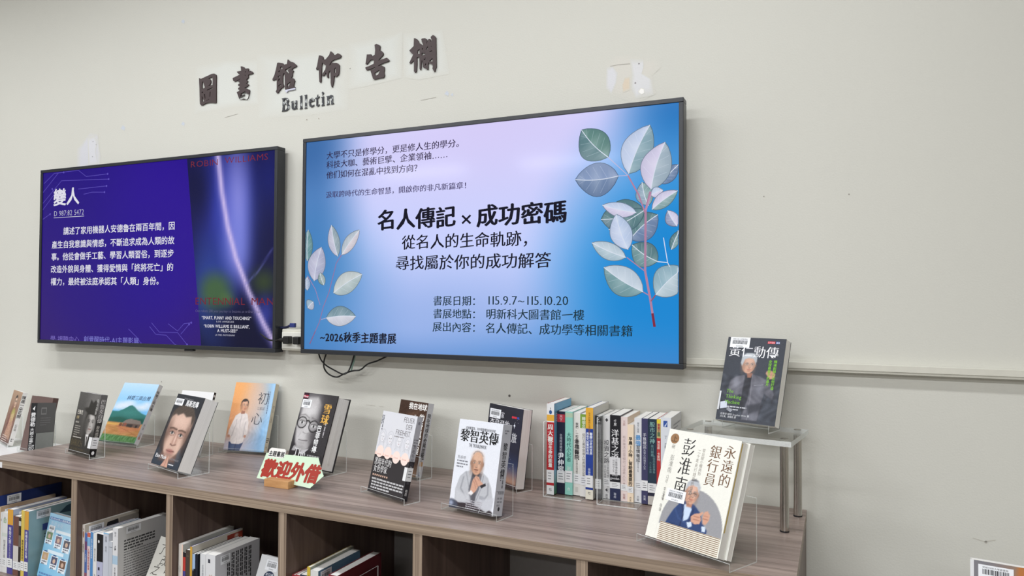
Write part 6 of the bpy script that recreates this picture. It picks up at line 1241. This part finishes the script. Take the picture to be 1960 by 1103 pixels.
def art_script(c, w, h):
    c.rect(0, 0, w, h, (214, 212, 204), 1); q = random.Random(3)
    for i, ch in enumerate('了改之大'): c.text(ch, w*.08+w*.16*(i % 2), h*(.74-.17*i), .034, (70, 68, 64), 't', skew=.25)
    for i, ch in enumerate('亦行中人'): c.text(ch, w*.45, h*(.76-.17*i), .034, (70, 68, 64), 't', skew=.25)
    c.lines(w*.1, h*.1, w*.6, 2, .01, .004, (120, 120, 120))
leaner('off-white book with loose black handwriting, facing out in the second bay', (308.5, 1026.5), -.385, .145, .22, .018, .42, -.1, (210, 208, 202), art_script, g=G2)
def art_bubble(c, w, h):
    c.rect(0, 0, w, h, (220, 221, 222), 1); c.ell(w*.34, h*.70, .021, .017, (48, 58, 84), 3); c.poly([(w*.36, h*.64), (w*.44, h*.64), (w*.38, h*.585)], (48, 58, 84), 3)
    c.text('不只是', w*.23, h*.715, .0105, (220, 224, 232), 'b'); c.text('個醫師', w*.23, h*.665, .0105, (220, 224, 232), 'b'); c.text('醫學夢', w*.55, h*.66, .013, (50, 50, 54), 'B'); c.text('行醫路', w*.55, h*.55, .013, (120, 122, 126), 'n'); c.line([(w*.05, h*.4), (w*.16, h*.55), (w*.2, h*.62)], .0012, (60, 60, 64), 3)
leaner('white book with a dark speech bubble, facing out in the third bay', (501.8, 1060.6), -.395, .145, .21, .018, .36, -.1, (216, 216, 218), art_bubble, g=G3, stick=(.18, .80, .046, .027))

# ------------------------------------------------------------------ book in the lower right corner, on a low white stand table
lt = thing('low_table', 'low white table below the frame at the right', 'table', (.36, -.36, 0))
MB().box(-.22, .30, -.2, .16, .655, .68).build('table_top', WHITE, lt, bevel=.002)
for x in (-.19, .27):
    for y in (-.17, .13): MB().box(x-.018, x+.018, y-.018, y+.018, 0, .6545).build('leg', WHITE, lt)
p = at_y(1857, 1070.5, -.315); hh = .235; ti = .12; yw = -.16
z0 = .6806+.02*math.sin(ti)+.004
h2 = (p[2]-z0)/math.cos(ti); Rm = Matrix.Rotation(yw, 3, 'Z') @ Matrix.Rotation(-ti, 3, 'X'); o = Vector(p)-Rm @ Vector((0, 0, h2))
b = Book('book with a grey and orange cover in the lower right corner', .165, h2, .02, (o.x, o.y, z0), yw, ti, 'FBL', (226, 226, 228))
c = b.front(); W, H = b.w, b.h
ops = [('f', (128, 126, 132)), ('p', [(.42, 0), (1, 0), (1, 1.6), (.46, 1.6), (.44, 1.2)], (176, 112, 62), .03), ('e', .5, 1.22, .1, .12, (40, 32, 34), .05), ('e', .2, 1.1, .22, .14, (44, 36, 40), .05), ('e', .75, 1.3, .4, .3, (190, 122, 66), .4, .6)]
c.raster(0, 0, W, H, 40, 50, ops); c.rect(0, 0, .006, H, (228, 228, 230), 2); c.text('人物', W*.5, H*.3, .04, (40, 30, 30), 'B'); b.done(c)
b.sticker(.013, H-.0315, .056, .0255, num='0256850')
stand('clear acrylic stand under the lower right corner book', b.w, yw, (o.x, o.y, z0), .02, ti, z=.6804, hs=.11)
